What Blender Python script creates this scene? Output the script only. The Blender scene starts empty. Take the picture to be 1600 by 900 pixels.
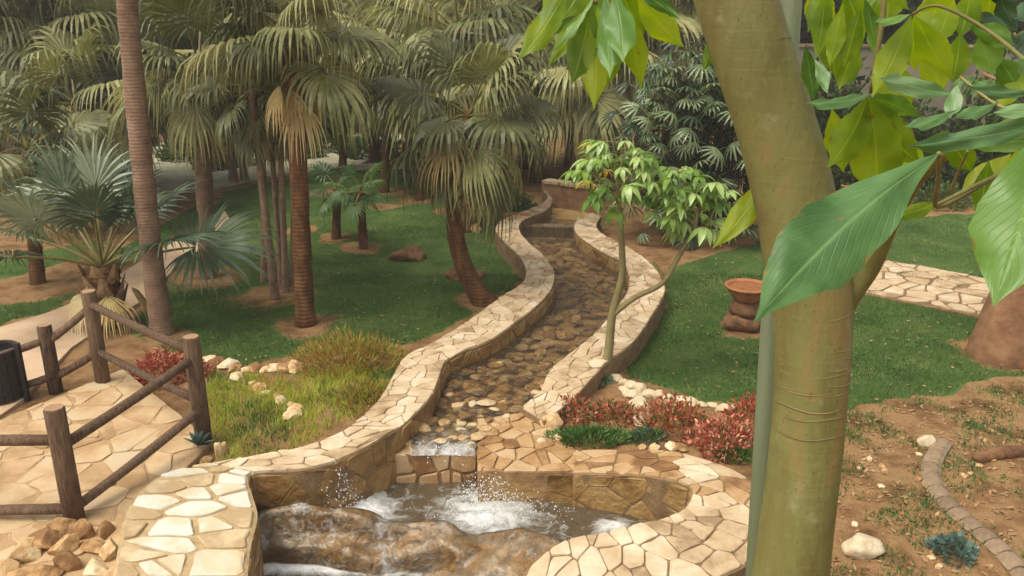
import bpy, math, random
import numpy as np
from mathutils import Vector, Matrix, noise

R = math.radians
rnd = random.Random(11)
SC = bpy.context.scene
COL = SC.collection

# ------------------------------------------------------------------ camera
CAM_H, PITCH, FPX = 4.6, R(18.0), 1300.0
cam = bpy.data.cameras.new('camera')
cam.lens = 36.0 * FPX / 1600.0
cam.sensor_width = 36.0
cam.clip_start, cam.clip_end = 0.05, 2000.0
camo = bpy.data.objects.new('camera', cam)
camo.location = (0, 0, CAM_H)
camo.rotation_euler = (math.pi / 2 - PITCH, 0, 0)
COL.objects.link(camo)
SC.camera = camo

# ------------------------------------------------------------------ light
SUN_EL, SUN_AZ = R(60), R(238)          # azimuth clockwise from +Y (behind the viewer, a little left)
w = bpy.data.worlds.new('World'); SC.world = w; w.use_nodes = True
nt = w.node_tree
bg = nt.nodes['Background']
sky = nt.nodes.new('ShaderNodeTexSky'); sky.sky_type = 'NISHITA'
sky.sun_disc = False; sky.sun_elevation = SUN_EL; sky.sun_rotation = SUN_AZ
sky.dust_density = 5.0; sky.air_density = 0.9; sky.ozone_density = 0.6
hsv = nt.nodes.new('ShaderNodeHueSaturation'); hsv.inputs['Saturation'].default_value = 0.1      # thin even cloud
nt.links.new(sky.outputs[0], hsv.inputs['Color']); nt.links.new(hsv.outputs[0], bg.inputs[0]); bg.inputs[1].default_value = 0.15
sun = bpy.data.lights.new('sun', 'SUN'); sun.energy = 1.2; sun.angle = R(40); sun.color = (1.0, 0.86, 0.64)
suno = bpy.data.objects.new('sun', sun); COL.objects.link(suno)
sd = Vector((math.sin(SUN_AZ) * math.cos(SUN_EL), math.cos(SUN_AZ) * math.cos(SUN_EL), math.sin(SUN_EL)))
suno.rotation_euler = sd.to_track_quat('Z', 'Y').to_euler(); suno.location = (0, 0, 30)
vs = SC.view_settings
vs.view_transform = 'Standard'; vs.look = 'None'; vs.gamma = 1.0; vs.use_curve_mapping = False
vs.exposure = 0.76
HAZE = 0.0018
SC.cycles.use_denoising = True
SC.cycles.max_bounces = 7; SC.cycles.diffuse_bounces = 4; SC.cycles.glossy_bounces = 3
SC.cycles.transmission_bounces = 4; SC.cycles.transparent_max_bounces = 8
SC.cycles.caustics_reflective = False; SC.cycles.caustics_refractive = False

# ------------------------------------------------------------------ helpers
FWD = Vector((0, math.cos(PITCH), -math.sin(PITCH))); UP = Vector((0, math.sin(PITCH), math.cos(PITCH)))
EYE = Vector((0, 0, CAM_H))
def ray(x, y): return FWD + Vector((1, 0, 0)) * ((x - 800) / FPX) + UP * ((450 - y) / FPX)
def P(x, y, z=0.0):                       # a point of the picture lying at height z
    d = ray(x, y); return EYE + d * ((z - CAM_H) / d.z)
def D(x, y, dist):                        # a point of the picture lying dist metres ahead
    d = ray(x, y); return EYE + d * (dist / d.y)
def lerp(a, b, t): return a + (b - a) * t
def sstep(a, b, x):
    t = min(1, max(0, (x - a) / (b - a))); return t * t * (3 - 2 * t)
def srgb(r, g, b):
    f = lambda c: (c / 255 / 12.92) if c / 255 <= 0.04045 else ((c / 255 + 0.055) / 1.055) ** 2.4
    return (f(r), f(g), f(b), 1)

class MB:
    def __init__(s): s.v = []; s.f = []; s.m = []
    def quadstrip(s, rows, closed=False, mi=0):
        b = len(s.v); n = len(rows[0])
        for r in rows: s.v += [tuple(p) for p in r]
        for i in range(len(rows) - 1):
            for j in range(n if closed else n - 1):
                k = (j + 1) % n
                s.f.append((b + i * n + j, b + i * n + k, b + (i + 1) * n + k, b + (i + 1) * n + j)); s.m.append(mi)
        return b
    def face(s, pts, mi=0):
        b = len(s.v); s.v += [tuple(p) for p in pts]; s.f.append(tuple(range(b, b + len(pts)))); s.m.append(mi)
    def tube(s, pts, rads, n=8, cap=True, mi=0, jit=0):
        rows = []
        for i, p in enumerate(pts):
            a = pts[max(i - 1, 0)]; c = pts[min(i + 1, len(pts) - 1)]
            t = (Vector(c) - Vector(a)).normalized()
            u = t.cross(Vector((0.31, 0.92, 0.17)))
            if u.length < 1e-3: u = t.cross(Vector((1, 0, 0)))
            u.normalize(); w_ = t.cross(u)
            rows.append([Vector(p) + (u * math.cos(2 * math.pi * k / n) + w_ * math.sin(2 * math.pi * k / n)) * rads[i] * (1 + (rnd.uniform(-jit, jit) if jit else 0)) for k in range(n)])
        b = s.quadstrip(rows, True, mi)
        if cap:
            s.f.append(tuple(reversed(range(b, b + n)))); s.m.append(mi)
            e = b + (len(rows) - 1) * n
            s.f.append(tuple(range(e, e + n))); s.m.append(mi)
    def box(s, c, sx, sy, sz, rz=0, mi=0):
        M = Matrix.Rotation(rz, 3, 'Z'); c = Vector(c)
        p = [c + M @ Vector((x * sx / 2, y * sy / 2, z * sz / 2)) for z in (-1, 1) for (x, y) in ((-1, -1), (1, -1), (1, 1), (-1, 1))]
        b = len(s.v); s.v += [tuple(q) for q in p]
        for q in ((3, 2, 1, 0), (4, 5, 6, 7), (0, 1, 5, 4), (1, 2, 6, 5), (2, 3, 7, 6), (3, 0, 4, 7)):
            s.f.append(tuple(b + i for i in q)); s.m.append(mi)
    def mesh(s, name, mats, smooth=False):
        me = bpy.data.meshes.new(name); me.from_pydata(s.v, [], s.f)
        for m in (mats if isinstance(mats, (list, tuple)) else [mats]): me.materials.append(m)
        if len(set(s.m)) > 1: me.polygons.foreach_set('material_index', s.m)
        if smooth: me.polygons.foreach_set('use_smooth', [True] * len(s.f))
        me.update(); return me
    def up(s):
        f = s.f[len(s.f) // 2]; a, b, c = [Vector(s.v[i]) for i in f[:3]]
        if (b - a).cross(c - a).z < 0: s.f = [tuple(reversed(q)) for q in s.f]
        return s
    def build(s, name, mats, parent=None, smooth=False, loc=None):
        return link(name, s.mesh(name, mats, smooth), parent, loc)
def link(name, me, parent=None, loc=None, rot=None, scale=None):
    o = bpy.data.objects.new(name, me); COL.objects.link(o)
    if parent is not None: o.parent = parent
    if loc is not None: o.location = loc
    if rot is not None: o.rotation_euler = rot
    if scale is not None: o.scale = scale if hasattr(scale, '__len__') else (scale,) * 3
    return o
def thing(name, label, cat, loc=(0, 0, 0), group=None):
    o = link(name, None, None, loc); o.empty_display_size = 0.1
    return tag(o, label, cat, group)
def tag(o, label=None, cat=None, group=None, kind=None):
    if label: o['label'] = label
    if cat: o['category'] = cat
    if group: o['group'] = group
    if kind: o['kind'] = kind
    return o
def catmull(pts, k):
    out = []; n = len(pts)
    for i in range(n - 1):
        a, b, c, d = pts[max(i - 1, 0)], pts[i], pts[i + 1], pts[min(i + 2, n - 1)]
        for j in range(k):
            t = j / k
            out.append(0.5 * ((2 * b) + (c - a) * t + (2 * a - 5 * b + 4 * c - d) * t * t + (3 * b - a - 3 * c + d) * t ** 3))
    out.append(pts[-1]); return out
def bez(a, b, c, t): return a * (1 - t) ** 2 + b * (2 * t * (1 - t)) + c * t * t

# ------------------------------------------------------------------ materials
def mat(name, cols, scale=6, rough=0.8, bump=0.3, bscale=40, spec=0.3, vary=0.0, trans=0.0, ring=0, detail=5, gen='Object', bdist=0.02, dist=0.0, stretch=None):
    m = bpy.data.materials.new(name); m.use_nodes = True
    t = m.node_tree; N = t.nodes; L = t.links
    p = N['Principled BSDF']; out = N['Material Output']
    p.inputs['Roughness'].default_value = rough; p.inputs['Specular IOR Level'].default_value = spec
    tc = N.new('ShaderNodeTexCoord'); src = tc.outputs[gen]
    if stretch:
        mp = N.new('ShaderNodeMapping'); mp.inputs['Scale'].default_value = stretch; L.new(src, mp.inputs[0]); src = mp.outputs[0]
    n1 = N.new('ShaderNodeTexNoise'); n1.inputs['Scale'].default_value = scale; n1.inputs['Detail'].default_value = detail
    n1.inputs['Roughness'].default_value = 0.62; n1.inputs['Distortion'].default_value = dist
    L.new(src, n1.inputs['Vector'])
    fac = n1.outputs[0]
    if vary:
        oi = N.new('ShaderNodeObjectInfo')
        mm = N.new('ShaderNodeMath'); mm.operation = 'MULTIPLY_ADD'; mm.inputs[1].default_value = vary; L.new(oi.outputs['Random'], mm.inputs[0])
        sb = N.new('ShaderNodeMath'); sb.operation = 'SUBTRACT'; L.new(fac, sb.inputs[0]); sb.inputs[1].default_value = vary / 2
        L.new(sb.outputs[0], mm.inputs[2]); fac = mm.outputs[0]
    cr = N.new('ShaderNodeValToRGB'); L.new(fac, cr.inputs[0])
    e = cr.color_ramp.elements; k = len(cols)
    while len(e) < k: e.new(0.5)
    for i, c in enumerate(cols):
        e[i].position = 0.28 + 0.44 * i / max(1, k - 1); e[i].color = c
    colout = cr.outputs[0]
    if ring:
        wv = N.new('ShaderNodeTexWave'); wv.wave_type = 'BANDS'; wv.bands_direction = 'Z'
        wv.inputs['Scale'].default_value = ring; wv.inputs['Distortion'].default_value = 2.2; wv.inputs['Detail'].default_value = 3
        wv.inputs['Detail Scale'].default_value = 1.5
        L.new(tc.outputs['Object'], wv.inputs[0])
        mx = N.new('ShaderNodeMix'); mx.data_type = 'RGBA'; mx.blend_type = 'MULTIPLY'; mx.inputs[0].default_value = 0.14
        L.new(colout, mx.inputs[6]); L.new(wv.outputs[0], mx.inputs[7]); colout = mx.outputs[2]
    L.new(colout, p.inputs['Base Color'])
    if bump:
        n2 = N.new('ShaderNodeTexNoise'); n2.inputs['Scale'].default_value = bscale; n2.inputs['Detail'].default_value = 6
        L.new(src, n2.inputs['Vector'])
        b = N.new('ShaderNodeBump'); b.inputs['Strength'].default_value = bump; b.inputs['Distance'].default_value = bdist
        h = n2.outputs[0]
        if ring:
            ad = N.new('ShaderNodeMath'); L.new(h, ad.inputs[0]); L.new(wv.outputs[0], ad.inputs[1]); h = ad.outputs[0]
        L.new(h, b.inputs['Height']); L.new(b.outputs[0], p.inputs['Normal'])
    if trans:
        tr = N.new('ShaderNodeBsdfTranslucent'); ms = N.new('ShaderNodeMixShader'); ms.inputs[0].default_value = trans
        hs = N.new('ShaderNodeHueSaturation'); hs.inputs['Saturation'].default_value = 1.15; hs.inputs['Value'].default_value = 1.5; hs.inputs['Hue'].default_value = 0.48
        L.new(colout, hs.inputs['Color']); L.new(hs.outputs[0], tr.inputs[0])
        L.new(p.outputs[0], ms.inputs[1]); L.new(tr.outputs[0], ms.inputs[2]); L.new(ms.outputs[0], out.inputs[0])
    return m

M = {}
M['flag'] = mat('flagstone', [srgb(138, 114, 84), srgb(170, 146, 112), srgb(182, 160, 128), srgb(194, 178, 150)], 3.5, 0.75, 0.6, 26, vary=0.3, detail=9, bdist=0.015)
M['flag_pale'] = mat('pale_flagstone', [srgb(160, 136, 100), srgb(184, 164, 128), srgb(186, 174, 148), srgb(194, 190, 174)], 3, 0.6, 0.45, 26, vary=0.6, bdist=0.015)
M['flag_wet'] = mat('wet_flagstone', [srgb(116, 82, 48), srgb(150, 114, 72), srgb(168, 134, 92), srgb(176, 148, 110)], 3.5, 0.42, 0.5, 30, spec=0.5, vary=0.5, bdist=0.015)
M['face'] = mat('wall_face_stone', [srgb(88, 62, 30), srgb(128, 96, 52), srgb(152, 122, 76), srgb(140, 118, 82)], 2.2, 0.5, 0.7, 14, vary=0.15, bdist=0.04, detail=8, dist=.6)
M['mortar'] = mat('mortar', [srgb(104, 76, 48), srgb(138, 106, 70), srgb(160, 130, 92)], 7, 0.9, 0.5, 50)
M['mortar_pale'] = mat('pale_mortar', [srgb(96, 74, 48), srgb(120, 96, 66), srgb(138, 114, 80)], 7, 0.9, 0.5, 50)
M['render'] = mat('wall_render', [srgb(112, 84, 56), srgb(142, 110, 78), srgb(160, 130, 94)], 4, 0.9, 0.6, 24)
M['rock'] = mat('rock', [srgb(120, 86, 52), srgb(166, 130, 86), srgb(196, 166, 122), srgb(206, 190, 160)], 6, 0.85, 0.7, 22, vary=0.5, bdist=0.03)
M['rock_ochre'] = mat('ochre_rock', [srgb(124, 90, 54), srgb(170, 134, 88), srgb(190, 160, 116), srgb(200, 182, 148)], 6, 0.8, 0.7, 20, vary=0.5, bdist=0.03)
M['rock_white'] = mat('white_rock', [srgb(160, 138, 104), srgb(190, 172, 140), srgb(204, 190, 162)], 8, 0.8, 0.5, 30)
M['rock_dark'] = mat('dark_rock', [srgb(66, 44, 28), srgb(104, 72, 46), srgb(132, 98, 66)], 6, 0.85, 0.7, 20, bdist=0.03)
M['cobble'] = mat('stream_cobble', [srgb(112, 82, 46), srgb(156, 124, 78), srgb(182, 152, 106), srgb(184, 166, 134)], 5, 0.45, 0.4, 30, spec=0.5, vary=0.5)
M['bed'] = mat('stream_bed', [srgb(130, 96, 52), srgb(172, 138, 84), srgb(190, 162, 112)], 4, 0.7, 0.6, 16)
M['cascade'] = mat('cascade_rock', [srgb(70, 48, 22), srgb(116, 84, 40), srgb(150, 118, 74), srgb(120, 104, 86), srgb(168, 142, 104), srgb(172, 160, 142)], 3.4, 0.3, 0.4, 14, spec=0.5, dist=.3, bdist=0.04, stretch=(.8, .8, 1.1), detail=9)
M['log'] = mat('log_wood', [srgb(52, 38, 26), srgb(96, 74, 54), srgb(112, 88, 66), srgb(132, 108, 84)], 6, 0.85, 0.8, 22, vary=0.2, stretch=(7, 7, 1.0), detail=9, bdist=.03)
M['log_end'] = mat('log_cut_end', [srgb(130, 100, 72), srgb(160, 130, 98)], 20, 0.9, 0.3, 40)
M['path'] = mat('path_concrete', [srgb(156, 128, 100), srgb(182, 154, 124), srgb(194, 168, 138)], 1.2, 0.9, 0.25, 60)
M['plaza'] = mat('pale_plaza', [srgb(132, 128, 100), srgb(158, 152, 126), srgb(182, 176, 152)], 0.9, 0.8, 0.2, 30)
M['kerb'] = mat('kerb_stone', [srgb(96, 78, 58), srgb(126, 106, 82), srgb(146, 126, 100)], 6, 0.9, 0.5, 40, vary=0.2)
M['white_kerb'] = mat('white_kerb', [srgb(196, 184, 160), srgb(216, 206, 186)], 6, 0.9, 0.3, 40)
M['wall_grey'] = mat('grey_wall', [srgb(92, 86, 72), srgb(112, 104, 88), srgb(128, 120, 102)], 0.9, 0.9, 0.4, 12)
M['terracotta'] = mat('terracotta', [srgb(124, 74, 42), srgb(154, 98, 60), srgb(170, 122, 84)], 6, 0.8, 0.3, 30)
M['bin'] = mat('bin_wood', [srgb(34, 28, 24), srgb(52, 44, 38)], 12, 0.7, 0.3, 40)
M['liner'] = mat('bin_liner', [srgb(14, 16, 18), srgb(26, 30, 34)], 12, 0.35, 0.3, 30)
M['pole'] = mat('pole_paint', [srgb(86, 92, 64), srgb(104, 112, 80)], 3, 0.6, 0.15, 60, stretch=(1, 1, 0.2))
# palms
M['frond'] = mat('fan_frond', [srgb(72, 77, 38), srgb(114, 118, 66), srgb(156, 154, 102)], 2.5, 0.5, 0.0, spec=0.45, vary=0.7, trans=0.3)
M['frond_dark'] = mat('dark_frond', [srgb(48, 56, 28), srgb(82, 88, 48), srgb(116, 118, 72)], 2.5, 0.5, 0.0, spec=0.45, vary=0.7, trans=0.28)
M['frond_blue'] = mat('blue_frond', [srgb(52, 70, 48), srgb(84, 102, 74), srgb(124, 134, 104)], 2.5, 0.45, 0.0, spec=0.5, vary=0.6, trans=0.2)
M['frond_green'] = mat('young_frond', [srgb(52, 80, 32), srgb(84, 116, 56), srgb(112, 138, 82)], 2.5, 0.45, 0.0, spec=0.5, vary=0.5, trans=0.3)
M['frond_dead'] = mat('dead_frond', [srgb(158, 134, 84), srgb(196, 172, 112), srgb(214, 196, 146)], 3, 0.7, 0.0, vary=0.6, trans=0.15)
M['petiole'] = mat('petiole', [srgb(96, 88, 44), srgb(134, 122, 68)], 6, 0.5, 0.0, spec=0.4, vary=0.3)
M['trunk_brown'] = mat('brown_palm_trunk', [srgb(58, 36, 18), srgb(92, 60, 32), srgb(122, 86, 50)], 9, 0.9, 0.9, 34, ring=5.0, bdist=0.006, stretch=(1, 1, .3), detail=8)
M['trunk_grey'] = mat('grey_palm_trunk', [srgb(98, 76, 58), srgb(130, 104, 82), srgb(148, 122, 98)], 5, 0.85, 0.7, 26, ring=6.5, bdist=0.005)
M['boots'] = mat('leaf_bases', [srgb(92, 56, 26), srgb(134, 88, 44), srgb(158, 118, 70)], 9, 0.9, 0.8, 30, vary=0.3)
M['boots_grey'] = mat('grey_leaf_bases', [srgb(96, 74, 50), srgb(140, 112, 80), srgb(166, 140, 104)], 9, 0.9, 0.8, 30, vary=0.3)
# broadleaf
M['bark_green'] = mat('green_bark', [srgb(76, 62, 32), srgb(100, 92, 48), srgb(112, 110, 60), srgb(136, 104, 62)], 4.0, 0.6, 0.7, 55, spec=0.3, bdist=0.005, stretch=(1, 1, 0.35), detail=11, dist=.7)
def bark_detail(m):
    t = m.node_tree; N = t.nodes; L = t.links; p = N['Principled BSDF']; src = p.inputs['Base Color'].links[0].from_socket
    tc = N.new('ShaderNodeTexCoord'); mp = N.new('ShaderNodeMapping'); mp.inputs['Scale'].default_value = (1, 1, .6); L.new(tc.outputs['Object'], mp.inputs[0])
    vo = N.new('ShaderNodeTexVoronoi'); vo.inputs['Scale'].default_value = 42; L.new(mp.outputs[0], vo.inputs[0])
    mr = N.new('ShaderNodeMapRange'); mr.inputs[1].default_value = .16; mr.inputs[2].default_value = .07; L.new(vo.outputs[0], mr.inputs[0])
    nz = N.new('ShaderNodeTexNoise'); nz.inputs['Scale'].default_value = 7; nz.inputs['Detail'].default_value = 10; nz.inputs['Roughness'].default_value = .7; L.new(tc.outputs['Object'], nz.inputs[0])
    lr = N.new('ShaderNodeMapRange'); lr.inputs[1].default_value = .57; lr.inputs[2].default_value = .68; lr.inputs[4].default_value = .55; L.new(nz.outputs[0], lr.inputs[0])
    m1 = N.new('ShaderNodeMix'); m1.data_type = 'RGBA'; L.new(lr.outputs[0], m1.inputs[0]); L.new(src, m1.inputs[6]); m1.inputs[7].default_value = srgb(146, 140, 104)
    k = N.new('ShaderNodeMath'); k.operation = 'MULTIPLY'; k.inputs[1].default_value = .6; L.new(mr.outputs[0], k.inputs[0])
    m2 = N.new('ShaderNodeMix'); m2.data_type = 'RGBA'; L.new(k.outputs[0], m2.inputs[0]); L.new(m1.outputs[2], m2.inputs[6]); m2.inputs[7].default_value = srgb(78, 62, 38)
    L.new(m2.outputs[2], p.inputs['Base Color'])
    mq = N.new('ShaderNodeMapping'); mq.inputs['Scale'].default_value = (5, 5, 55); L.new(tc.outputs['Object'], mq.inputs[0])
    nw = N.new('ShaderNodeTexNoise'); nw.inputs['Scale'].default_value = 1.0; nw.inputs['Detail'].default_value = 6; nw.inputs['Distortion'].default_value = .6; L.new(mq.outputs[0], nw.inputs[0])
    bw = N.new('ShaderNodeBump'); bw.inputs['Strength'].default_value = .28; bw.inputs['Distance'].default_value = .006; L.new(nw.outputs[0], bw.inputs['Height'])
    old = p.inputs['Normal'].links[0].from_socket; L.new(old, bw.inputs['Normal']); L.new(bw.outputs[0], p.inputs['Normal'])
bark_detail(M['bark_green'])
M['bark_ring'] = mat('bark_ring', [srgb(110, 96, 56), srgb(136, 116, 74)], 6, 0.7, 0.3, 30)
M['bark_sapling'] = mat('sapling_bark', [srgb(104, 96, 58), srgb(138, 126, 84)], 6, 0.7, 0.3, 30)
M['bark_bottle'] = mat('bottle_bark', [srgb(88, 60, 38), srgb(120, 86, 58), srgb(140, 106, 74)], 4, 0.85, 0.6, 14, ring=0, bdist=0.02)
M['bark_dark'] = mat('dark_bark', [srgb(44, 34, 24), srgb(76, 58, 40)], 6, 0.9, 0.6, 20)
M['sap_leaf'] = mat('sapling_leaf', [srgb(84, 116, 36), srgb(122, 154, 66), srgb(158, 182, 108)], 6, 0.32, 0.0, spec=0.6, vary=0.7, trans=0.35)
M['sap_yellow'] = mat('yellow_leaf', [srgb(170, 150, 40), srgb(206, 180, 66)], 6, 0.4, 0.0, spec=0.5, vary=0.3, trans=0.4)
M['rhapis'] = mat('lady_palm_leaf', [srgb(36, 56, 26), srgb(72, 94, 52), srgb(120, 136, 92)], 3, 0.35, 0.0, spec=0.6, vary=0.8, trans=0.2)
M['tree_leaf'] = mat('evergreen_leaf', [srgb(22, 32, 14), srgb(44, 58, 24), srgb(74, 86, 40)], 1.2, 0.5, 0.0, spec=0.3, vary=0.2, trans=0.25)
M['tree_leaf2'] = mat('olive_leaf', [srgb(44, 52, 22), srgb(76, 84, 38), srgb(104, 108, 58)], 1.2, 0.5, 0.0, spec=0.3, vary=0.2, trans=0.25)
M['bush_leaf'] = mat('bush_leaf', [srgb(40, 66, 24), srgb(66, 98, 40), srgb(96, 124, 62)], 5, 0.5, 0.0, spec=0.3, trans=0.25)
M['red_leaf'] = mat('red_leaf', [srgb(112, 46, 30), srgb(156, 78, 54), srgb(184, 120, 92)], 14, 0.6, 0.0, trans=0.25)
M['pink_leaf'] = mat('pink_leaf', [srgb(190, 120, 92), srgb(214, 166, 134)], 14, 0.6, 0.0, trans=0.25)
M['dry_leaf'] = mat('dry_stem', [srgb(116, 88, 40), srgb(158, 126, 64), srgb(182, 152, 90)], 7, 0.8, 0.0, trans=0.3)
M['lime_leaf'] = mat('lime_blade', [srgb(112, 134, 40), srgb(156, 168, 62), srgb(190, 190, 98)], 5, 0.6, 0.0, trans=0.35)
M['blue_leaf'] = mat('blue_succulent', [srgb(60, 80, 70), srgb(88, 110, 96), srgb(118, 138, 122)], 8, 0.5, 0.0, trans=0.1)
M['grass'] = mat('grass_blade', [srgb(52, 70, 32), srgb(76, 98, 46), srgb(110, 120, 68)], .8, 0.7, 0.0, spec=0.15, trans=0.3, detail=7)
M['litter'] = mat('dry_litter', [srgb(110, 80, 52), srgb(146, 112, 76), srgb(178, 148, 108)], 9, 0.8, 0.0)
M['soil'] = mat('pot_soil', [srgb(110, 66, 36), srgb(150, 98, 58)], 20, 0.95, 0.6, 60)

def leaf_mat(name, c0, c1, c2, rough, trans):
    """broad leaf with a pale midrib and side veins laid out in the leaf's own UV"""
    m = bpy.data.materials.new(name); m.use_nodes = True
    t = m.node_tree; N = t.nodes; L = t.links; p = N['Principled BSDF']; out = N['Material Output']
    p.inputs['Roughness'].default_value = rough; p.inputs['Specular IOR Level'].default_value = 0.5
    tc = N.new('ShaderNodeTexCoord'); sx = N.new('ShaderNodeSeparateXYZ'); L.new(tc.outputs['UV'], sx.inputs[0])
    def math_(op, a, b=None, c=None):
        n = N.new('ShaderNodeMath'); n.operation = op
        for i, v in enumerate((a, b, c)):
            if v is None: continue
            if hasattr(v, 'default_value'): L.new(v, n.inputs[i])
            else: n.inputs[i].default_value = v
        return n.outputs[0]
    av = math_('ABSOLUTE', math_('SUBTRACT', sx.outputs[1], 0.5))
    mid = math_('SUBTRACT', 1.0, math_('SMOOTH_MIN', math_('MULTIPLY', av, 24.0), 1.0, 0.2))
    ph = math_('MULTIPLY_ADD', av, -9.0, math_('MULTIPLY', sx.outputs[0], 13.0))
    fr = math_('ABSOLUTE', math_('SUBTRACT', math_('FRACT', ph), 0.5))
    side = math_('SUBTRACT', 1.0, math_('MINIMUM', math_('MULTIPLY', fr, 9.0), 1.0))
    no = N.new('ShaderNodeTexNoise'); no.inputs['Scale'].default_value = 9; no.inputs['Detail'].default_value = 5; L.new(tc.outputs['Object'], no.inputs[0])
    oi = N.new('ShaderNodeObjectInfo')
    f = math_('ADD', no.outputs[0], math_('MULTIPLY_ADD', oi.outputs['Random'], 0.45, -0.22))
    cr = N.new('ShaderNodeValToRGB'); L.new(f, cr.inputs[0]); e = cr.color_ramp.elements; e.new(0.5)
    for i, c in enumerate((c0, c1, c2)): e[i].position = 0.3 + 0.2 * i; e[i].color = c
    mx = N.new('ShaderNodeMix'); mx.data_type = 'RGBA'; L.new(math_('ADD', math_('MULTIPLY', mid, 0.6), math_('MULTIPLY', side, 0.05)), mx.inputs[0])
    L.new(cr.outputs[0], mx.inputs[6]); mx.inputs[7].default_value = (c2[0] * 1.25, c2[1] * 1.2, c2[2] * 1.3, 1)
    bn = N.new('ShaderNodeTexNoise'); bn.inputs['Scale'].default_value = 45; bn.inputs['Detail'].default_value = 3; L.new(tc.outputs['Object'], bn.inputs[0])
    edge = math_('MULTIPLY', math_('MAXIMUM', math_('SUBTRACT', av, .4), 0.0), 1.6)
    bl = N.new('ShaderNodeMapRange'); bl.inputs[1].default_value = .70; bl.inputs[2].default_value = .76; L.new(math_('ADD', bn.outputs[0], edge), bl.inputs[0])
    mb_ = N.new('ShaderNodeMix'); mb_.data_type = 'RGBA'; L.new(math_('MULTIPLY', bl.outputs[0], .7), mb_.inputs[0]); L.new(mx.outputs[2], mb_.inputs[6]); mb_.inputs[7].default_value = srgb(120, 92, 40); mx = mb_
    L.new(mx.outputs[2], p.inputs['Base Color'])
    b = N.new('ShaderNodeBump'); b.inputs['Strength'].default_value = 0.4; b.inputs['Distance'].default_value = 0.004
    L.new(math_('ADD', math_('MULTIPLY', side, -0.3), math_('ADD', math_('MULTIPLY', mid, -1.0), math_('MULTIPLY', no.outputs[0], 2.2))), b.inputs['Height'])
    L.new(b.outputs[0], p.inputs['Normal'])
    tr = N.new('ShaderNodeBsdfTranslucent'); ms = N.new('ShaderNodeMixShader'); ms.inputs[0].default_value = trans
    hs = N.new('ShaderNodeHueSaturation'); hs.inputs['Hue'].default_value = 0.487; hs.inputs['Saturation'].default_value = 1.25; hs.inputs['Value'].default_value = 1.7
    L.new(mx.outputs[2], hs.inputs['Color']); L.new(hs.outputs[0], tr.inputs[0])
    L.new(p.outputs[0], ms.inputs[1]); L.new(tr.outputs[0], ms.inputs[2]); L.new(ms.outputs[0], out.inputs[0])
    return m
M['leaf_lime'] = leaf_mat('lime_leaflet', srgb(86, 118, 14), srgb(116, 144, 22), srgb(142, 163, 42), 0.4, 0.62)
M['leaf_mid'] = leaf_mat('green_leaflet', srgb(60, 98, 26), srgb(86, 124, 44), srgb(108, 142, 66), 0.38, 0.35)
M['leaf_pale'] = leaf_mat('glossy_leaflet', srgb(70, 104, 52), srgb(94, 128, 72), srgb(118, 148, 96), 0.34, 0.25)
M['leaf_big'] = leaf_mat('near_leaflet', srgb(58, 92, 40), srgb(78, 114, 56), srgb(96, 130, 72), 0.42, 0.2)
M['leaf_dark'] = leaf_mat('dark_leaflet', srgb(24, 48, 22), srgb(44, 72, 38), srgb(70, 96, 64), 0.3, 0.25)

def ground_mat():
    m = bpy.data.materials.new('garden_ground'); m.use_nodes = True
    t = m.node_tree; N = t.nodes; L = t.links; p = N['Principled BSDF']; p.inputs['Roughness'].default_value = 0.95; p.inputs['Specular IOR Level'].default_value = 0.1
    tc = N.new('ShaderNodeTexCoord'); at = N.new('ShaderNodeAttribute'); at.attribute_name = 'turf'
    def nz(s, d=6):
        n = N.new('ShaderNodeTexNoise'); n.inputs['Scale'].default_value = s; n.inputs['Detail'].default_value = d; n.inputs['Roughness'].default_value = 0.65
        L.new(tc.outputs['Object'], n.inputs[0]); return n.outputs[0]
    def ramp(f, cols):
        r = N.new('ShaderNodeValToRGB'); L.new(f, r.inputs[0]); e = r.color_ramp.elements
        while len(e) < len(cols): e.new(0.5)
        for i, c in enumerate(cols): e[i].position = 0.3 + 0.4 * i / (len(cols) - 1); e[i].color = c
        return r.outputs[0]
    g = ramp(nz(0.9), [srgb(52, 70, 32), srgb(72, 96, 46), srgb(100, 112, 62)])
    s = ramp(nz(2.5, 9), [srgb(88, 64, 42), srgb(120, 90, 58), srgb(146, 114, 78), srgb(126, 106, 68)])
    ad = N.new('ShaderNodeMath'); ad.operation = 'MULTIPLY_ADD'; ad.inputs[1].default_value = 0.7; L.new(nz(5, 8), ad.inputs[0])
    sub = N.new('ShaderNodeMath'); sub.operation = 'SUBTRACT'; sub.inputs[1].default_value = 0.35; L.new(at.outputs['Fac'], sub.inputs[0]); L.new(sub.outputs[0], ad.inputs[2])
    mr = N.new('ShaderNodeMapRange'); mr.inputs[1].default_value = 0.36; mr.inputs[2].default_value = 0.64; L.new(ad.outputs[0], mr.inputs[0])
    mx = N.new('ShaderNodeMix'); mx.data_type = 'RGBA'; L.new(mr.outputs[0], mx.inputs[0]); L.new(s, mx.inputs[6]); L.new(g, mx.inputs[7])
    L.new(mx.outputs[2], p.inputs['Base Color'])
    b = N.new('ShaderNodeBump'); b.inputs['Strength'].default_value = 0.9; b.inputs['Distance'].default_value = 0.04; L.new(nz(30, 6), b.inputs['Height']); L.new(b.outputs[0], p.inputs['Normal'])
    return m
M['ground'] = ground_mat()

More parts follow.
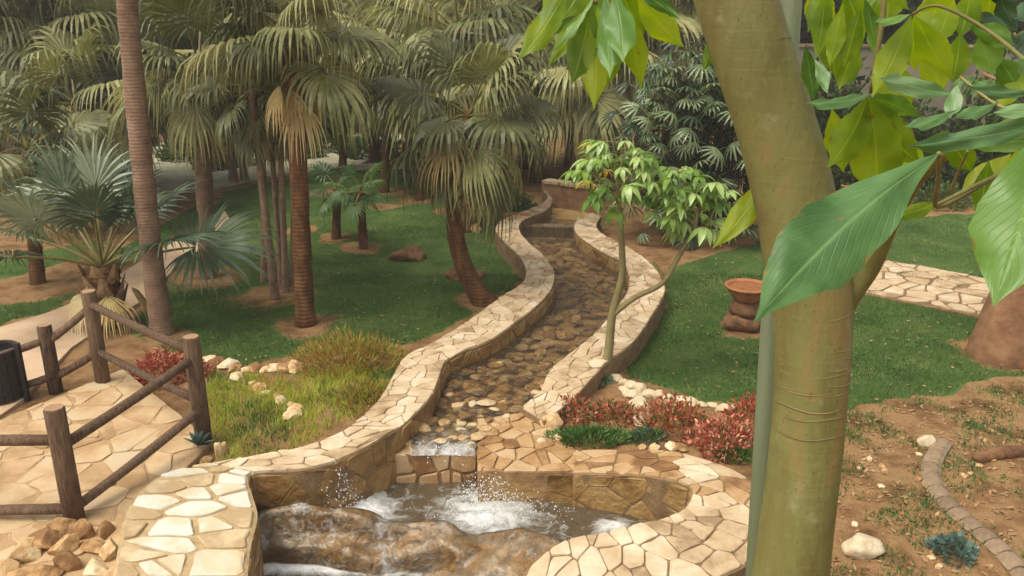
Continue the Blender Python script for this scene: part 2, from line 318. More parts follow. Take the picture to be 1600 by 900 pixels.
def water_mat(name, tint, clear, wave, foam=0.0, fscale=3.0, rough=0.06, bump=.4, ior=1.33):
    """thin layer of water: see-through body, mirror sheen by Fresnel, foam where the water is churned"""
    m = bpy.data.materials.new(name); m.use_nodes = True
    t = m.node_tree; N = t.nodes; L = t.links; out = N['Material Output']; p = N['Principled BSDF']
    tc = N.new('ShaderNodeTexCoord')
    n = N.new('ShaderNodeTexNoise'); n.inputs['Scale'].default_value = wave; n.inputs['Detail'].default_value = 4; n.inputs['Distortion'].default_value = 0.8; L.new(tc.outputs['Object'], n.inputs[0])
    b = N.new('ShaderNodeBump'); b.inputs['Strength'].default_value = bump; b.inputs['Distance'].default_value = 0.1; L.new(n.outputs[0], b.inputs['Height'])
    tr = N.new('ShaderNodeBsdfTransparent'); tr.inputs[0].default_value = tint
    gl = N.new('ShaderNodeBsdfGlossy'); gl.inputs['Roughness'].default_value = rough; L.new(b.outputs[0], gl.inputs['Normal'])
    fr = N.new('ShaderNodeFresnel'); fr.inputs[0].default_value = ior; L.new(b.outputs[0], fr.inputs['Normal'])
    df = N.new('ShaderNodeBsdfDiffuse'); df.inputs[0].default_value = srgb(124, 108, 82)
    m0 = N.new('ShaderNodeMixShader'); m0.inputs[0].default_value = 1 - clear; L.new(tr.outputs[0], m0.inputs[1]); L.new(df.outputs[0], m0.inputs[2])
    m1 = N.new('ShaderNodeMixShader'); L.new(fr.outputs[0], m1.inputs[0]); L.new(m0.outputs[0], m1.inputs[1]); L.new(gl.outputs[0], m1.inputs[2])
    res = m1.outputs[0]
    if foam:
        fn = N.new('ShaderNodeTexNoise'); fn.inputs['Scale'].default_value = fscale; fn.inputs['Detail'].default_value = 9; fn.inputs['Roughness'].default_value = 0.72; fn.inputs['Distortion'].default_value = 1.2
        L.new(tc.outputs['Object'], fn.inputs[0])
        at = N.new('ShaderNodeAttribute'); at.attribute_name = 'churn'
        ma = N.new('ShaderNodeMath'); ma.operation = 'ADD'; L.new(fn.outputs[0], ma.inputs[0]); L.new(at.outputs['Fac'], ma.inputs[1])
        mr = N.new('ShaderNodeMapRange'); mr.inputs[1].default_value = 0.62; mr.inputs[2].default_value = 1.1; L.new(ma.outputs[0], mr.inputs[0])
        p.inputs['Base Color'].default_value = srgb(226, 228, 224); p.inputs['Roughness'].default_value = 0.6
        b2 = N.new('ShaderNodeBump'); b2.inputs['Strength'].default_value = 0.8; b2.inputs['Distance'].default_value = 0.05; L.new(fn.outputs[0], b2.inputs['Height']); L.new(b2.outputs[0], p.inputs['Normal'])
        m2 = N.new('ShaderNodeMixShader'); L.new(mr.outputs[0], m2.inputs[0]); L.new(res, m2.inputs[1]); L.new(p.outputs[0], m2.inputs[2]); res = m2.outputs[0]
    else: N.remove(p)
    L.new(res, out.inputs[0]); return m
M['water'] = water_mat('stream_water', (0.95, 0.86, 0.68, 1), 0.92, 6, bump=1.0, ior=1.5, rough=.26)
M['basin_water'] = water_mat('basin_water', (0.5, 0.48, 0.38, 1), 0.62, 5, foam=1, fscale=5, bump=1.0, ior=1.5)
M['lip_water'] = water_mat('lip_water', (0.8, 0.8, 0.76, 1), 0.7, 12, foam=1, fscale=9)
M['foam'] = mat('foam', [srgb(206, 206, 200), srgb(232, 234, 232)], 12, 0.5, 0.5, 60, spec=0.5)

# ------------------------------------------------------------------ layout of the stream (edges of the wall tops)
def prs(rows):
    return ([P(a, b, z) for a, b, c, d, z in rows], [P(c, d, z) for a, b, c, d, z in rows])
LW = [(848,297,853,300,.35),(856,306,863,313,.35),(846,319,853,329,.35),(800,337,822,342,.36),(778,349,812,352,.36),(775,363,814,364,.36),
      (793,383,830,383,.36),(812,402,850,400,.36),(821,423,866,424,.36),(815,443,862,452,.36),(783,463,835,482,.36),(750,487,805,505,.35),
      (705,518,765,533,.34),(665,541,725,548,.34),(633,557,697,565,.33),(612,590,687,590,.32),(596,618,677,615,.31),(575,642,660,636,.30),
      (548,665,625,668,.29),(505,688,575,697,.28),(455,702,530,719,.27),(400,711,475,734,.26),(330,724,397,739,.25),(255,741,388,752,.25),
      (215,770,394,772,.25),(195,805,402,806,.24),(182,865,391,856,.22),(168,950,382,950,.2)]
RW = [(925,333,940,338,.35),(905,341,933,350,.35),(897,352,934,358,.35),(900,365,945,368,.35),(923,383,966,379,.35),(950,399,1000,398,.35),
      (973,411,1025,421,.35),(982,432,1039,445,.35),(980,455,1036,465,.34),(963,480,1017,497,.33),(937,512,997,527,.32),(905,541,975,548,.3),
      (870,567,948,567,.27),(853,588,925,592,.23),(843,612,895,625,.18),(814,637,850,660,.12)]
RIM = [((895,740),(895,704),.034),((960,741),(983,703),.1),((1000,742),(1028,704),.15),((1030,747),(1070,710),.19),((1050,751),(1103,719),.2),
       ((1066,755),(1140,732),.2),((1075,760),(1164,744),.2),((1081,769),(1195,770),.2),((1078,781),(1210,800),.2),((1065,797),(1205,840),.2),
       ((1040,809),(1170,880),.2),((1000,817),(1120,905),.2),((940,832),(1000,960),.18),((880,845),(900,1000),.16),((817,894),(840,1040),.1)]
LO, LI = prs(LW); RI, RO = prs(RW)
BI = [P(a[0], a[1], z) for a, b, z in RIM]; BO = [P(b[0], b[1], z) for a, b, z in RIM]
K = 5
LO, LI, RI, RO, BI, BO = [catmull(p, K) for p in (LO, LI, RI, RO, BI, BO)]

hole = [lerp(a, b, .5) for a, b in zip(LO, LI)] + [P(500, 1010, 0), P(700, 1010, 0)] + [lerp(a, b, .45) for a, b in zip(BI, BO)][::-1] \
     + [P(870, 706, .1), P(838, 690, .05)] + [lerp(a, b, .5) for a, b in zip(RI, RO)][::-1] + [P(935, 300, .2), P(905, 284, .2), P(868, 284, .2)]
HOLE = np.array([(p.x, p.y) for p in hole])
def inside(poly, X, Y):
    res = np.zeros(X.shape, bool); n = len(poly); j = n - 1
    for i in range(n):
        xi, yi = poly[i]; xj, yj = poly[j]
        c = ((yi > Y) != (yj > Y)) & (X < (xj - xi) * (Y - yi) / (yj - yi + 1e-12) + xi)
        res ^= c; j = i
    return res
def pxpoly(pts, z=0.0): return [(q.x, q.y) for q in (P(a, b, z) for a, b in pts)]

# ------------------------------------------------------------------ ground
TURF = [pxpoly(q) for q in (
    [(190,505),(225,480),(330,378),(400,300),(470,272),(545,262),(600,259),(720,259),(775,325),(775,370),(800,400),(812,440),(770,470),(690,522),(600,556),(520,540),(400,572),(325,562),(240,535)],
    [(-500,470),(0,478),(95,462),(130,452),(90,480),(0,508),(-500,640)],
    [(180,392),(290,330),(330,300),(330,330),(250,385),(190,420)],
    [(325,378),(330,330),(350,300),(480,272),(420,300),(345,372)], [(-500,420),(20,400),(170,372),(150,398),(20,432),(-500,450)],
    [(1045,420),(1110,402),(1300,345),(1700,325),(1900,330),(1900,560),(1560,590),(1480,610),(1330,640),(1180,640),(1090,622),(975,585),(965,572),(1000,535),(1040,470)],
)]
SOIL = [(325,432,1.0),(430,462,.9),(475,508,.75),(775,478,.75),(525,372,.6),(567,388,.7),(620,300,.7),(655,312,.8),(470,360,.6),(640,400,.35),(700,330,.5),(1160,515,.5),(1570,550,1.0),(253,525,.5),(165,510,.6),(600,322,.6),(690,275,.9),(735,470,.5),(700,530,.4),(500,300,.7)]
SOILP = [(P(a, b).x, P(a, b).y, r * .78) for a, b, r in SOIL]
def wob(X, Y, s=1.0):
    return (np.sin(X * 2.1 * s + 1.3) * np.cos(Y * 1.7 * s - .4) + .5 * np.sin(X * 5.3 * s + Y * 3.1 * s) + .3 * np.cos(X * 9.7 * s - Y * 8.3 * s)) / 1.8
def turf(X, Y):
    X = X + .12 * wob(X, Y, 1.7); Y = Y + .16 * wob(Y, X, 1.3)
    g = np.zeros(X.shape)
    for q in TURF: g = np.maximum(g, inside(q, X, Y).astype(float))
    for (a, b, r) in SOILP:
        d = np.hypot(X - a, (Y - b)) / r + .25 * wob(X, Y, 2.2)
        g = np.minimum(g, np.clip((d - .45) / .9, 0, 1))
    g = g * np.clip(1.35 + wob(X, Y, .9) * .55 + wob(Y, X, 3.3) * .35, .25, 1)
    fr = inside(pxpoly([(1300, 650), (1480, 612), (1900, 570), (1900, 1100), (1150, 1100), (1180, 900)]), X, Y)
    g = np.where(fr, np.clip(wob(X, Y, 1.9) * .8 - .1, 0, .62), g)
    return g
BED = P(470, 650, .1)
def hz(x, y):
    b = .17 * np.exp(-(((x - BED.x) / 1.3) ** 2 + ((y - BED.y) / .9) ** 2))
    return b + .025 * wob(x, y, .6) + .008 * wob(x, y, 3.1)
def gz(p): return float(hz(np.array([p.x]), np.array([p.y]))[0])
def G(x, y, dz=0):                     # picture point on the ground
    q = P(x, y, 0); q = P(x, y, gz(q)); q.z = gz(q) + dz; return q
xs = np.concatenate([np.array([-400, -200, -100, -60, -40, -28, -20]), np.arange(-15, 13, .13), np.array([14, 17, 22, 30, 45, 70, 120, 220, 400])])
ys = np.concatenate([np.array([-200, -80, -30, -10, -3, 0, 2, 4]), np.arange(5, 22, .13), np.arange(22, 40, .4), np.array([41, 45, 52, 62, 80, 120, 200, 400])])
X, Y = np.meshgrid(xs, ys); TF = turf(X, Y); Z = hz(X, Y); Z[inside(HOLE, X, Y)] = -1.5
nx, ny = len(xs), len(ys)
me = bpy.data.meshes.new('ground')
V = np.stack([X.ravel(), Y.ravel(), Z.ravel()], 1)
idx = np.arange(nx * ny).reshape(ny, nx)
F = np.stack([idx[:-1, :-1].ravel(), idx[:-1, 1:].ravel(), idx[1:, 1:].ravel(), idx[1:, :-1].ravel()], 1)
me.from_pydata(V.tolist(), [], F.tolist()); me.polygons.foreach_set('use_smooth', [True] * len(F))
a = me.attributes.new('turf', 'FLOAT', 'POINT'); a.data.foreach_set('value', TF.ravel().astype(np.float32))
me.materials.append(M['ground']); tag(link('ground', me), kind='structure', label='brown earth and lawn of the garden floor')

# grass blades (nobody could count them)
rs = np.random.RandomState(5)
def blades(name, pts, h, wd, lean, mats, mi=None, label=None, zfun=hz):
    n = len(pts); x = pts[:, 0]; y = pts[:, 1]; z = zfun(x, y)
    a = rs.rand(n) * 6.283; hh = h * (.5 + rs.rand(n)); ww = wd * (.6 + .8 * rs.rand(n)); la = rs.rand(n) * 6.283; ll = lean * hh * rs.rand(n)
    v = np.zeros((n, 3, 3))
    v[:, 0] = np.stack([x - ww * np.cos(a), y - ww * np.sin(a), z - .005], 1)
    v[:, 1] = np.stack([x + ww * np.cos(a), y + ww * np.sin(a), z - .005], 1)
    v[:, 2] = np.stack([x + ll * np.cos(la), y + ll * np.sin(la), z + hh], 1)
    me = bpy.data.meshes.new(name); me.vertices.add(3 * n); me.vertices.foreach_set('co', v.ravel())
    me.loops.add(3 * n); me.loops.foreach_set('vertex_index', np.arange(3 * n)); me.polygons.add(n)
    me.polygons.foreach_set('loop_start', np.arange(n) * 3)
    for m in mats: me.materials.append(m)
    if mi is not None: me.polygons.foreach_set('material_index', mi.astype(np.int32))
    me.update(calc_edges=True); return tag(link(name, me), label=label, kind='stuff')
def scatter(n, x0, x1, y0, y1): return np.stack([x0 + rs.rand(n) * (x1 - x0), y0 + rs.rand(n) * (y1 - y0)], 1)
pts = np.concatenate([scatter(230000, -9, 9, 8, 15), scatter(60000, -11, 11, 15, 20)])
t_ = turf(pts[:, 0], pts[:, 1]); pts = pts[(t_ > rs.rand(len(t_)) * .9 + .1) & ~inside(HOLE, pts[:, 0], pts[:, 1])]
blades('grass', pts, .035, .006, .9, [M['grass']], label='short green grass of the lawns')

lp_ = scatter(5000, -9, 9, 8, 19); lp_ = lp_[(turf(lp_[:, 0], lp_[:, 1]) > .3) & ~inside(HOLE, lp_[:, 0], lp_[:, 1])][:900]
mb = MB()
for x, y in lp_:
    a = rnd.uniform(0, 6.28); L = rnd.uniform(.015, .04); d = Vector((math.cos(a), math.sin(a), rnd.uniform(-.1, .4))) * L; sv = Vector((-math.sin(a), math.cos(a), rnd.uniform(-.3, .3))) * L * .45; p = Vector((x, y, gz(Vector((x, y, 0))) + .035))
    mb.face([p - d, p + sv, p + d, p - sv])
tag(mb.build('fallen_leaves', M['litter']), label='dry leaves fallen on the lawns', kind='stuff')
# ------------------------------------------------------------------ stones
def clip(poly, nx_, ny_, c):
    out = []
    for i in range(len(poly)):
        p, q = poly[i], poly[(i + 1) % len(poly)]
        a = nx_ * p[0] + ny_ * p[1] - c; b = nx_ * q[0] + ny_ * q[1] - c
        if a <= 0: out.append(p)
        if (a < 0 < b) or (b < 0 < a):
            t = a / (a - b); out.append((p[0] + (q[0] - p[0]) * t, p[1] + (q[1] - p[1]) * t))
    return out
def cells(domain, size, gap, jit=.56, aspect=1.0):
    dx = [p[0] for p in domain]; dy = [p[1] for p in domain]
    seeds = []; y = min(dy) + .3 * size; k = 0
    while y < max(dy) + .2 * size:
        x = min(dx) + (k % 2) * .5 * size * aspect
        while x < max(dx) + .5 * size * aspect:
            seeds.append((x + rnd.uniform(-jit, jit) * size * aspect, y + rnd.uniform(-jit, jit) * size)); x += size * aspect
        y += size * .9; k += 1
    S = np.array(seeds); out = []
    for i, s in enumerate(seeds):
        d = np.hypot(S[:, 0] - s[0], S[:, 1] - s[1]); poly = list(domain)
        for j in np.argsort(d)[1:16]:
            if d[j] > 4 * size * aspect or len(poly) < 3: break
            n_ = ((S[j, 0] - s[0]) / d[j], (S[j, 1] - s[1]) / d[j])
            poly = clip(poly, n_[0], n_[1], n_[0] * (s[0] + S[j, 0]) / 2 + n_[1] * (s[1] + S[j, 1]) / 2 - gap / 2 * rnd.uniform(.6, 1.6))
        if len(poly) < 3: continue
        A = .5 * sum(poly[q][0] * poly[(q + 1) % len(poly)][1] - poly[(q + 1) % len(poly)][0] * poly[q][1] for q in range(len(poly)))
        if abs(A) < .05 * size * size * aspect: continue
        if A < 0: poly.reverse()
        out.append(poly)
    return out
def stone_mesh(poly, mapf, th, name, m, rough=.0):
    cx = sum(p[0] for p in poly) / len(poly); cy = sum(p[1] for p in poly) / len(poly)
    ring = []; n = len(poly)
    for i in range(n):                   # cut the corners, roughen the sides
        a, b = poly[i], poly[(i + 1) % n]
        L = math.hypot(b[0] - a[0], b[1] - a[1])
        if L < .02: ring.append(a); continue
        f = .1 + rnd.uniform(-.04, .05)
        ring.append((lerp(a[0], b[0], f), lerp(a[1], b[1], f)))
        if L > .22:
            j = rnd.uniform(0, .07)
            mx_, my_ = (a[0] + b[0]) / 2, (a[1] + b[1]) / 2
            ring.append((lerp(mx_, cx, j), lerp(my_, cy, j)))
        ring.append((lerp(a[0], b[0], 1 - f), lerp(a[1], b[1], 1 - f)))
    sc = lambda k: [(lerp(cx, p[0], k), lerp(cy, p[1], k)) for p in ring]
    tx, ty = rnd.uniform(-.05, .05), rnd.uniform(-.05, .05); th = th * rnd.uniform(.7, 1.3)
    mb = MB()
    top = lambda p, h: h + tx * (p[0] - cx) + ty * (p[1] - cy) + rnd.uniform(-1, 1) * rough
    rows = [[mapf(p[0], p[1], -.03) for p in ring], [mapf(p[0], p[1], top(p, th * .62)) for p in sc(.985)], [mapf(p[0], p[1], top(p, th)) for p in sc(.91)]]
    b = mb.quadstrip(rows, True); k = len(ring)
    mb.f.append(tuple(range(b + 2 * k, b + 3 * k))); mb.m.append(0)
    return mb.mesh(name, m)
def lay(parent, domain, mapf, size, gap, th, m, name='stone', aspect=1.0, rough=.004):
    c = 0
    for poly in cells(domain, size, gap, aspect=aspect):
        mm = m(sum(p[0] for p in poly) / len(poly), sum(p[1] for p in poly) / len(poly)) if callable(m) else m
        link(name, stone_mesh(poly, mapf, th, name, mm, rough), parent); c += 1
    return c
class Strip:
    """a band between two curves; u runs along it in metres, v across it"""
    def __init__(s, A, B, up=None):
        s.A, s.B = A, B; s.c = [0]
        for i in range(1, len(A)): s.c.append(s.c[-1] + ((A[i] + B[i]) / 2 - (A[i - 1] + B[i - 1]) / 2).length)
        s.S = s.c[-1]; s.W = sum((a - b).length for a, b in zip(A, B)) / len(A); s.up = up
        s.c_np = np.array(s.c)
    def at(s, u):
        i = int(np.clip(np.searchsorted(s.c_np, u) - 1, 0, len(s.c) - 2)); t = (u - s.c[i]) / max(1e-6, s.c[i + 1] - s.c[i])
        return lerp(s.A[i], s.A[i + 1], t), lerp(s.B[i], s.B[i + 1], t)
    def __call__(s, u, v, h):
        a, b = s.at(u); t = v / s.W
        if s.up is not None: n = s.up
        else:
            a2, b2 = s.at(min(s.S, u + .05)); a1, b1 = s.at(max(0, u - .05))
            n = (a2 - a1).cross(b - a).normalized()
        return lerp(a, b, t) + n * h
    def domain(s, u0=0, u1=None, e=.0): u1 = s.S if u1 is None else u1; return [(u0, e), (u1, e), (u1, s.W - e), (u0, s.W - e)]
UPZ = Vector((0, 0, 1))
def core(A, B, zA, zB, name, m, parent):
    mb = MB(); rows = []
    for i, (a, b) in enumerate(zip(A, B)):
        za = zA(i) if callable(zA) else zA; zb = zB(i) if callable(zB) else zB
        d = (a - b).normalized() * .02
        rows.append([Vector((a.x, a.y, za)), a - UPZ * .014, lerp(a, b, .03), lerp(a, b, .5), lerp(a, b, .97), b - UPZ * .014, Vector((b.x, b.y, zb))])
    mb.quadstrip(rows)
    mb.face(rows[0]); mb.face(rows[-1][::-1])
    o = mb.build(name, m, parent, smooth=False); return o

wl = thing('channel_wall', 'long winding flagstone-capped wall on the fence side of the stream, widening beside the basin', 'wall')
core(LO[:22 * K + 1], LI[:22 * K + 1], -.3, lambda i: -.2 if i < 16 * K else -1.3, 'mortar', M['mortar_pale'], wl)
M['mortar_tan'] = mat('tan_mortar', [srgb(140, 114, 78), srgb(164, 140, 102), srgb(178, 156, 118)], 7, 0.9, 0.5, 50)
core(LO[22 * K:], LI[22 * K:], -.3, -1.3, 'mortar', M['mortar_tan'], wl)
st = Strip(LO, LI, UPZ)
uw = st.c[18 * K]; ub = st.c[22 * K]
lay(wl, st.domain(0, uw, .01), st, .185, .007, .012, M['flag'], aspect=1.25)
lay(wl, st.domain(uw + .02, ub, .01), st, .22, .009, .014, M['flag'], aspect=1.5)
lay(wl, st.domain(ub + .02, None, .02), st, .235, .03, .02, lambda u, v: M['flag_pale'], aspect=1.0)
lf = [lerp(a, Vector((a.x, a.y, -.75)), .0) for a in LI[15 * K:]]
fc = Strip([p - UPZ * .02 for p in lf], [Vector((p.x, p.y, p.z - .85)) for p in lf])
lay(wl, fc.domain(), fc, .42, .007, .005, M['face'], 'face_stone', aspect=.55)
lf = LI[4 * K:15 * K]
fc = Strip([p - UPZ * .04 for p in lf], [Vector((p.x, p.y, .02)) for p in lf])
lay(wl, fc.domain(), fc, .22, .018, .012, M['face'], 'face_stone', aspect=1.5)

wr = thing('channel_wall', 'flagstone-capped wall curving along the lawn side of the stream behind the sapling', 'wall')
core(RO, RI, -.3, -.25, 'mortar', M['mortar_pale'], wr)
st = Strip(RO, RI, -UPZ)
st = Strip(RO, RI, UPZ)
lay(wr, st.domain(0, None, .01), st, .185, .007, .012, M['flag'], aspect=1.25)
lf = RI[3 * K:]
fc = Strip([Vector((p.x, p.y, -.05)) for p in lf], [p - UPZ * .04 for p in lf])
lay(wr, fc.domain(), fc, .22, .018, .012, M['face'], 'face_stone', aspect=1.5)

# basin rim
wb = thing('basin_wall', 'rounded flagstone rim wall enclosing the splashing basin', 'wall')
core(BO, BI, -.3, -1.3, 'mortar', M['mortar_pale'], wb)
st = Strip(BO, BI, UPZ)
lay(wb, st.domain(0, None, .01), st, .2, .009, .013, lambda u, v: M['flag_wet'] if u < 1.1 or (u < 1.9 and rnd.random() < .5) else M['flag'], aspect=1.3)
fc = Strip([Vector((p.x, p.y, -.85)) for p in BI], [p - UPZ * .02 for p in BI])
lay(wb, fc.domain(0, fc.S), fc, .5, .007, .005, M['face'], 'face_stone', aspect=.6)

# flat flagged shelf beside the weir, and the weir itself
sh = thing('stone_shelf', 'flat wet paved shelf of brown flagstones between weir and red plants', 'ledge')
shp = [P(a, b, .03) for a, b in ((746,737),(746,648),(772,618),(852,650),(900,704),(900,738))]
mb = MB(); top = [p - UPZ * .004 for p in shp]; bot = [Vector((p.x, p.y, -1.2)) for p in shp]
mb.face(top[::-1]); mb.quadstrip([top, bot], True); mb.build('mortar', M['mortar'], sh)
dom = [(p.x, p.y) for p in shp]
A_ = sum(dom[q][0] * dom[(q + 1) % len(dom)][1] - dom[(q + 1) % len(dom)][0] * dom[q][1] for q in range(len(dom)))
if A_ < 0: dom.reverse()
lay(sh, dom, lambda u, v, h: Vector((u, v, .03 + h)), .2, .014, .016, M['flag_wet'], aspect=1.25)
f0, f1 = P(746, 737, .03), P(900, 738, .03)
fmap = lambda u, v, h: lerp(f0, f1, u / (f1 - f0).length) + Vector((0, -h, -v))
lay(sh, [(0.01, .03), ((f1 - f0).length, .03), ((f1 - f0).length, .8), (0.01, .8)], fmap, .5, .007, .005, M['face'], 'face_stone')

wv = thing('weir', 'low stone weir with white water at the head of the basin', 'weir')
w0, w1 = P(606, 706, .03), P(744, 707, .03); w1.y = w0.y; wlen = (w1 - w0).length
mb = MB(); mb.box(((w0.x + w1.x) / 2, w0.y + .4, -.62), wlen + .1, .8, 1.24); mb.build('mortar', M['mortar'], wv)
lay(wv, [(0, .02), (wlen, .02), (wlen, .8), (0, .8)], lambda u, v, h: w0 + Vector((u, -h, -v)), .26, .025, .02, M['flag_wet'], 'face_stone', aspect=1.3)
lay(wv, [(0, 0), (wlen, 0), (wlen, .6), (0, .6)], lambda u, v, h: w0 + Vector((u, v, h - .04)), .28, .025, .02, M['flag_wet'])

# stream bed, cobbles and water
bedm = MB(); rows = []
for i in range(len(LI)):
    if i > 18 * K: break
    b = RI[min(len(RI) - 1, max(0, i - 2 * K))] if i >= 2 * K else P(925, 318 - 3 * (2 * K - i), .1)
    a = LI[i]; rows.append([Vector((lerp(a.x, b.x, t), lerp(a.y, b.y, t), -.06)) for t in (-.08, .25, .5, .75, 1.08)])
bedm.quadstrip(rows); bed = bedm.up().build('stream_bed', M['bed'], smooth=True); tag(bed, kind='structure')
chan = [(p.x, p.y) for p in LI[2 * K:18 * K]] + [(w1.x, w1.y + .1)] + [(p.x, p.y) for p in RI[::-1]]
def rock_mesh(name, m, rx, ry, rz_, seed, det=2, rough=.22, flat=.6, plane=.8):
    import bmesh
    bm = bmesh.new(); bmesh.ops.create_icosphere(bm, subdivisions=det, radius=1)
    off = Vector((seed * 3.7, seed * 1.9, seed * 5.1))
    for v in bm.verts:
        d = v.co.normalized(); k = 1 + rough * noise.noise(d * 1.4 + off) * 1.6 + rough * .5 * noise.noise(d * 3.3 + off)
        q = d * k; q.z = max(q.z, -flat)
        for ax in range(9):                   # planed faces so that it reads as broken stone
            nn = Vector((math.sin(seed + ax * 2.1), math.cos(seed * 1.7 + ax * 1.3), math.sin(seed * .7 + ax * 3.1))).normalized()
            e = q.dot(nn) - plane
            if e > 0: q -= nn * e * .85
        v.co = Vector((q.x * rx, q.y * ry, q.z * rz_))
    me = bpy.data.meshes.new(name); bm.to_mesh(me); bm.free(); me.materials.append(m)
    me.polygons.foreach_set('use_smooth', [det > 2] * len(me.polygons)); return me
cob = [rock_mesh('cobble', M['cobble'], 1, rnd.uniform(.65, .95), rnd.uniform(.3, .45), 30 + i, 2, .2) for i in range(7)]
carr = np.array(chan); cnt = 0; placed = []
rc = np.random.RandomState(8); cx0 = carr[:, 0].min() + rc.rand(9000) * np.ptp(carr[:, 0]); cy0 = w1.y + rc.rand(9000) ** 1.5 * 9.5
ok = inside(chan, cx0, cy0)
for x, y in zip(cx0[ok].tolist(), cy0[ok].tolist()):
    if cnt >= 295: break
    big = y < w1.y + 2.6
    s = rnd.uniform(.07, .14) if big else rnd.uniform(.09, .19)
    if any((x - a) ** 2 + (y - b) ** 2 < (.7 * (s + c)) ** 2 for a, b, c in placed): continue
    placed.append((x, y, s))
    z = rnd.uniform(.0, .075) if big else rnd.uniform(-.05, .02)
    link('cobble', rnd.choice(cob), bed, (x, y, z), (rnd.uniform(-.15, .15), rnd.uniform(-.15, .15), rnd.uniform(0, 6.3)), (s, s, s)); cnt += 1
mb = MB(); rows = []
for i in range(2 * K, 18 * K + 3):
    a = LI[i]; b = RI[min(len(RI) - 1, max(0, i - 2 * K))]
    if i > 17 * K: b = Vector((w1.x + .02, b.y, 0))
    k = sstep(13 * K, 18 * K, i); z = lerp(.12, .045, k)
    if i < 5 * K + 2: z = .17
    rows.append([Vector((lerp(a.x, b.x, t), lerp(a.y, b.y, t), z)) for t in (-.06, .2, .4, .6, .8, 1.06)])
mb.quadstrip(rows); tag(mb.up().build('stream_water', M['water'], smooth=True), kind='structure')
# white water on the weir lip
mb = MB(); rows = []; ch = []
x0, x1 = P(640, 706, .05).x, w1.x - .01
for i in range(16):
    v = i / 15; y = w0.y - .035 + v * .62; row = []
    for j in range(24):
        u = j / 23; x = lerp(x0 - .0, x1, u)
        z = .055 + .022 * noise.noise(Vector((x * 9, y * 9, 0))) + .015 * noise.noise(Vector((x * 25, y * 25, 3))) - (.05 if i == 0 else 0)
        row.append(Vector((x, y, z))); ch.append(.34 * (1 - v) ** .6 - .25 * abs(u - .5) - (.35 if i > 12 else 0) + .16 * noise.noise(Vector((x * 7, y * 3, 1))))
    rows.append(row)
mb.quadstrip(rows); o = mb.up().build('lip_water', M['lip_water'], smooth=True); tag(o, kind='structure')
at = o.data.attributes.new('churn', 'FLOAT', 'POINT'); at.data.foreach_set('value', np.array(ch, np.float32))

# basin water
def churn_at(x, y, spots): return max(a * math.exp(-((x - p.x) / r) ** 2 - ((y - p.y) / (r * .8)) ** 2) for p, r, a in spots)
spots = [(P(765, 800, -.35), .55, .75), (P(720, 790, -.35), .35, .5), (P(560, 795, -.35), .5, .8), (P(960, 826, -.35), .22, .7), (P(840, 840, -.35), .4, .3)]
mb = MB(); rows = []; ch = []
q0, q1 = P(380, 748, -.35), P(1110, 748, -.35)
crest = [(386,800,-.18),(430,797,-.17),(480,795,-.16),(540,799,-.17),(590,809,-.2),(640,812,-.2),(690,817,-.22),(725,830,-.25),(760,828,-.22),(800,824,-.18),(835,836,-.15),(870,850,-.1),(905,862,-.05)]
cp = catmull([P(a, b, z) for a, b, z in crest], 9)
cx_, cy_ = [p.x for p in cp], [p.y for p in cp]
for i in range(70):
    row = []
    for j in range(90):
        x = lerp(q0.x, q1.x, j / 89); y = lerp(q0.y, float(np.interp(x, cx_, cy_)), i / 69); c = churn_at(x, y, spots); ch.append(c * .62)
        row.append(Vector((x, y, -.35 + .02 * noise.noise(Vector((x * 4, y * 4, 1))) + c * (.05 * noise.noise(Vector((x * 11, y * 11, 5))) + .05))))
    rows.append(row)
mb.quadstrip(rows); o = mb.up().build('basin_water', M['basin_water'], smooth=True); tag(o, kind='structure')
at = o.data.attributes.new('churn', 'FLOAT', 'POINT'); at.data.foreach_set('value', np.array(ch, np.float32))
mb = MB(); c_ = P(740, 800, -1.2); mb.box((c_.x, c_.y - .3, -1.3), 5.2, 4.4, .2); tag(mb.build('basin_floor', M['bed']), kind='structure')
# drops thrown up by the falling water
mb = MB()
def drop(p, r):
    b = len(mb.v); mb.v += [tuple(p + Vector(q) * r) for q in ((1, 0, 0), (-1, 0, 0), (0, 1, 0), (0, -1, 0), (0, 0, 1.4), (0, 0, -1.4))]
    for q in ((0, 2, 4), (2, 1, 4), (1, 3, 4), (3, 0, 4), (2, 0, 5), (1, 2, 5), (3, 1, 5), (0, 3, 5)): mb.f.append(tuple(b + i for i in q)); mb.m.append(0)
for p, n, sx, hh in ((P(765, 795, -.35), 1800, .42, .42), (P(530, 795, -.35), 1500, .26, .62), (P(830, 800, -.35), 220, .4, .2), (P(690, 705, .06), 120, .28, .06)):
    for i in range(n):
        dx, dy = rnd.gauss(0, sx * .55), rnd.gauss(0, sx * .4); top = hh * math.exp(-(dx / sx) ** 2 * 1.5)
        drop(p + Vector((dx, dy, rnd.random() ** 1.7 * top)), rnd.choice((.002, .003, .004, .005, .008)))
tag(mb.build('water_splash', M['foam'], smooth=True), label='white drops splashing up from the basin', kind='stuff')

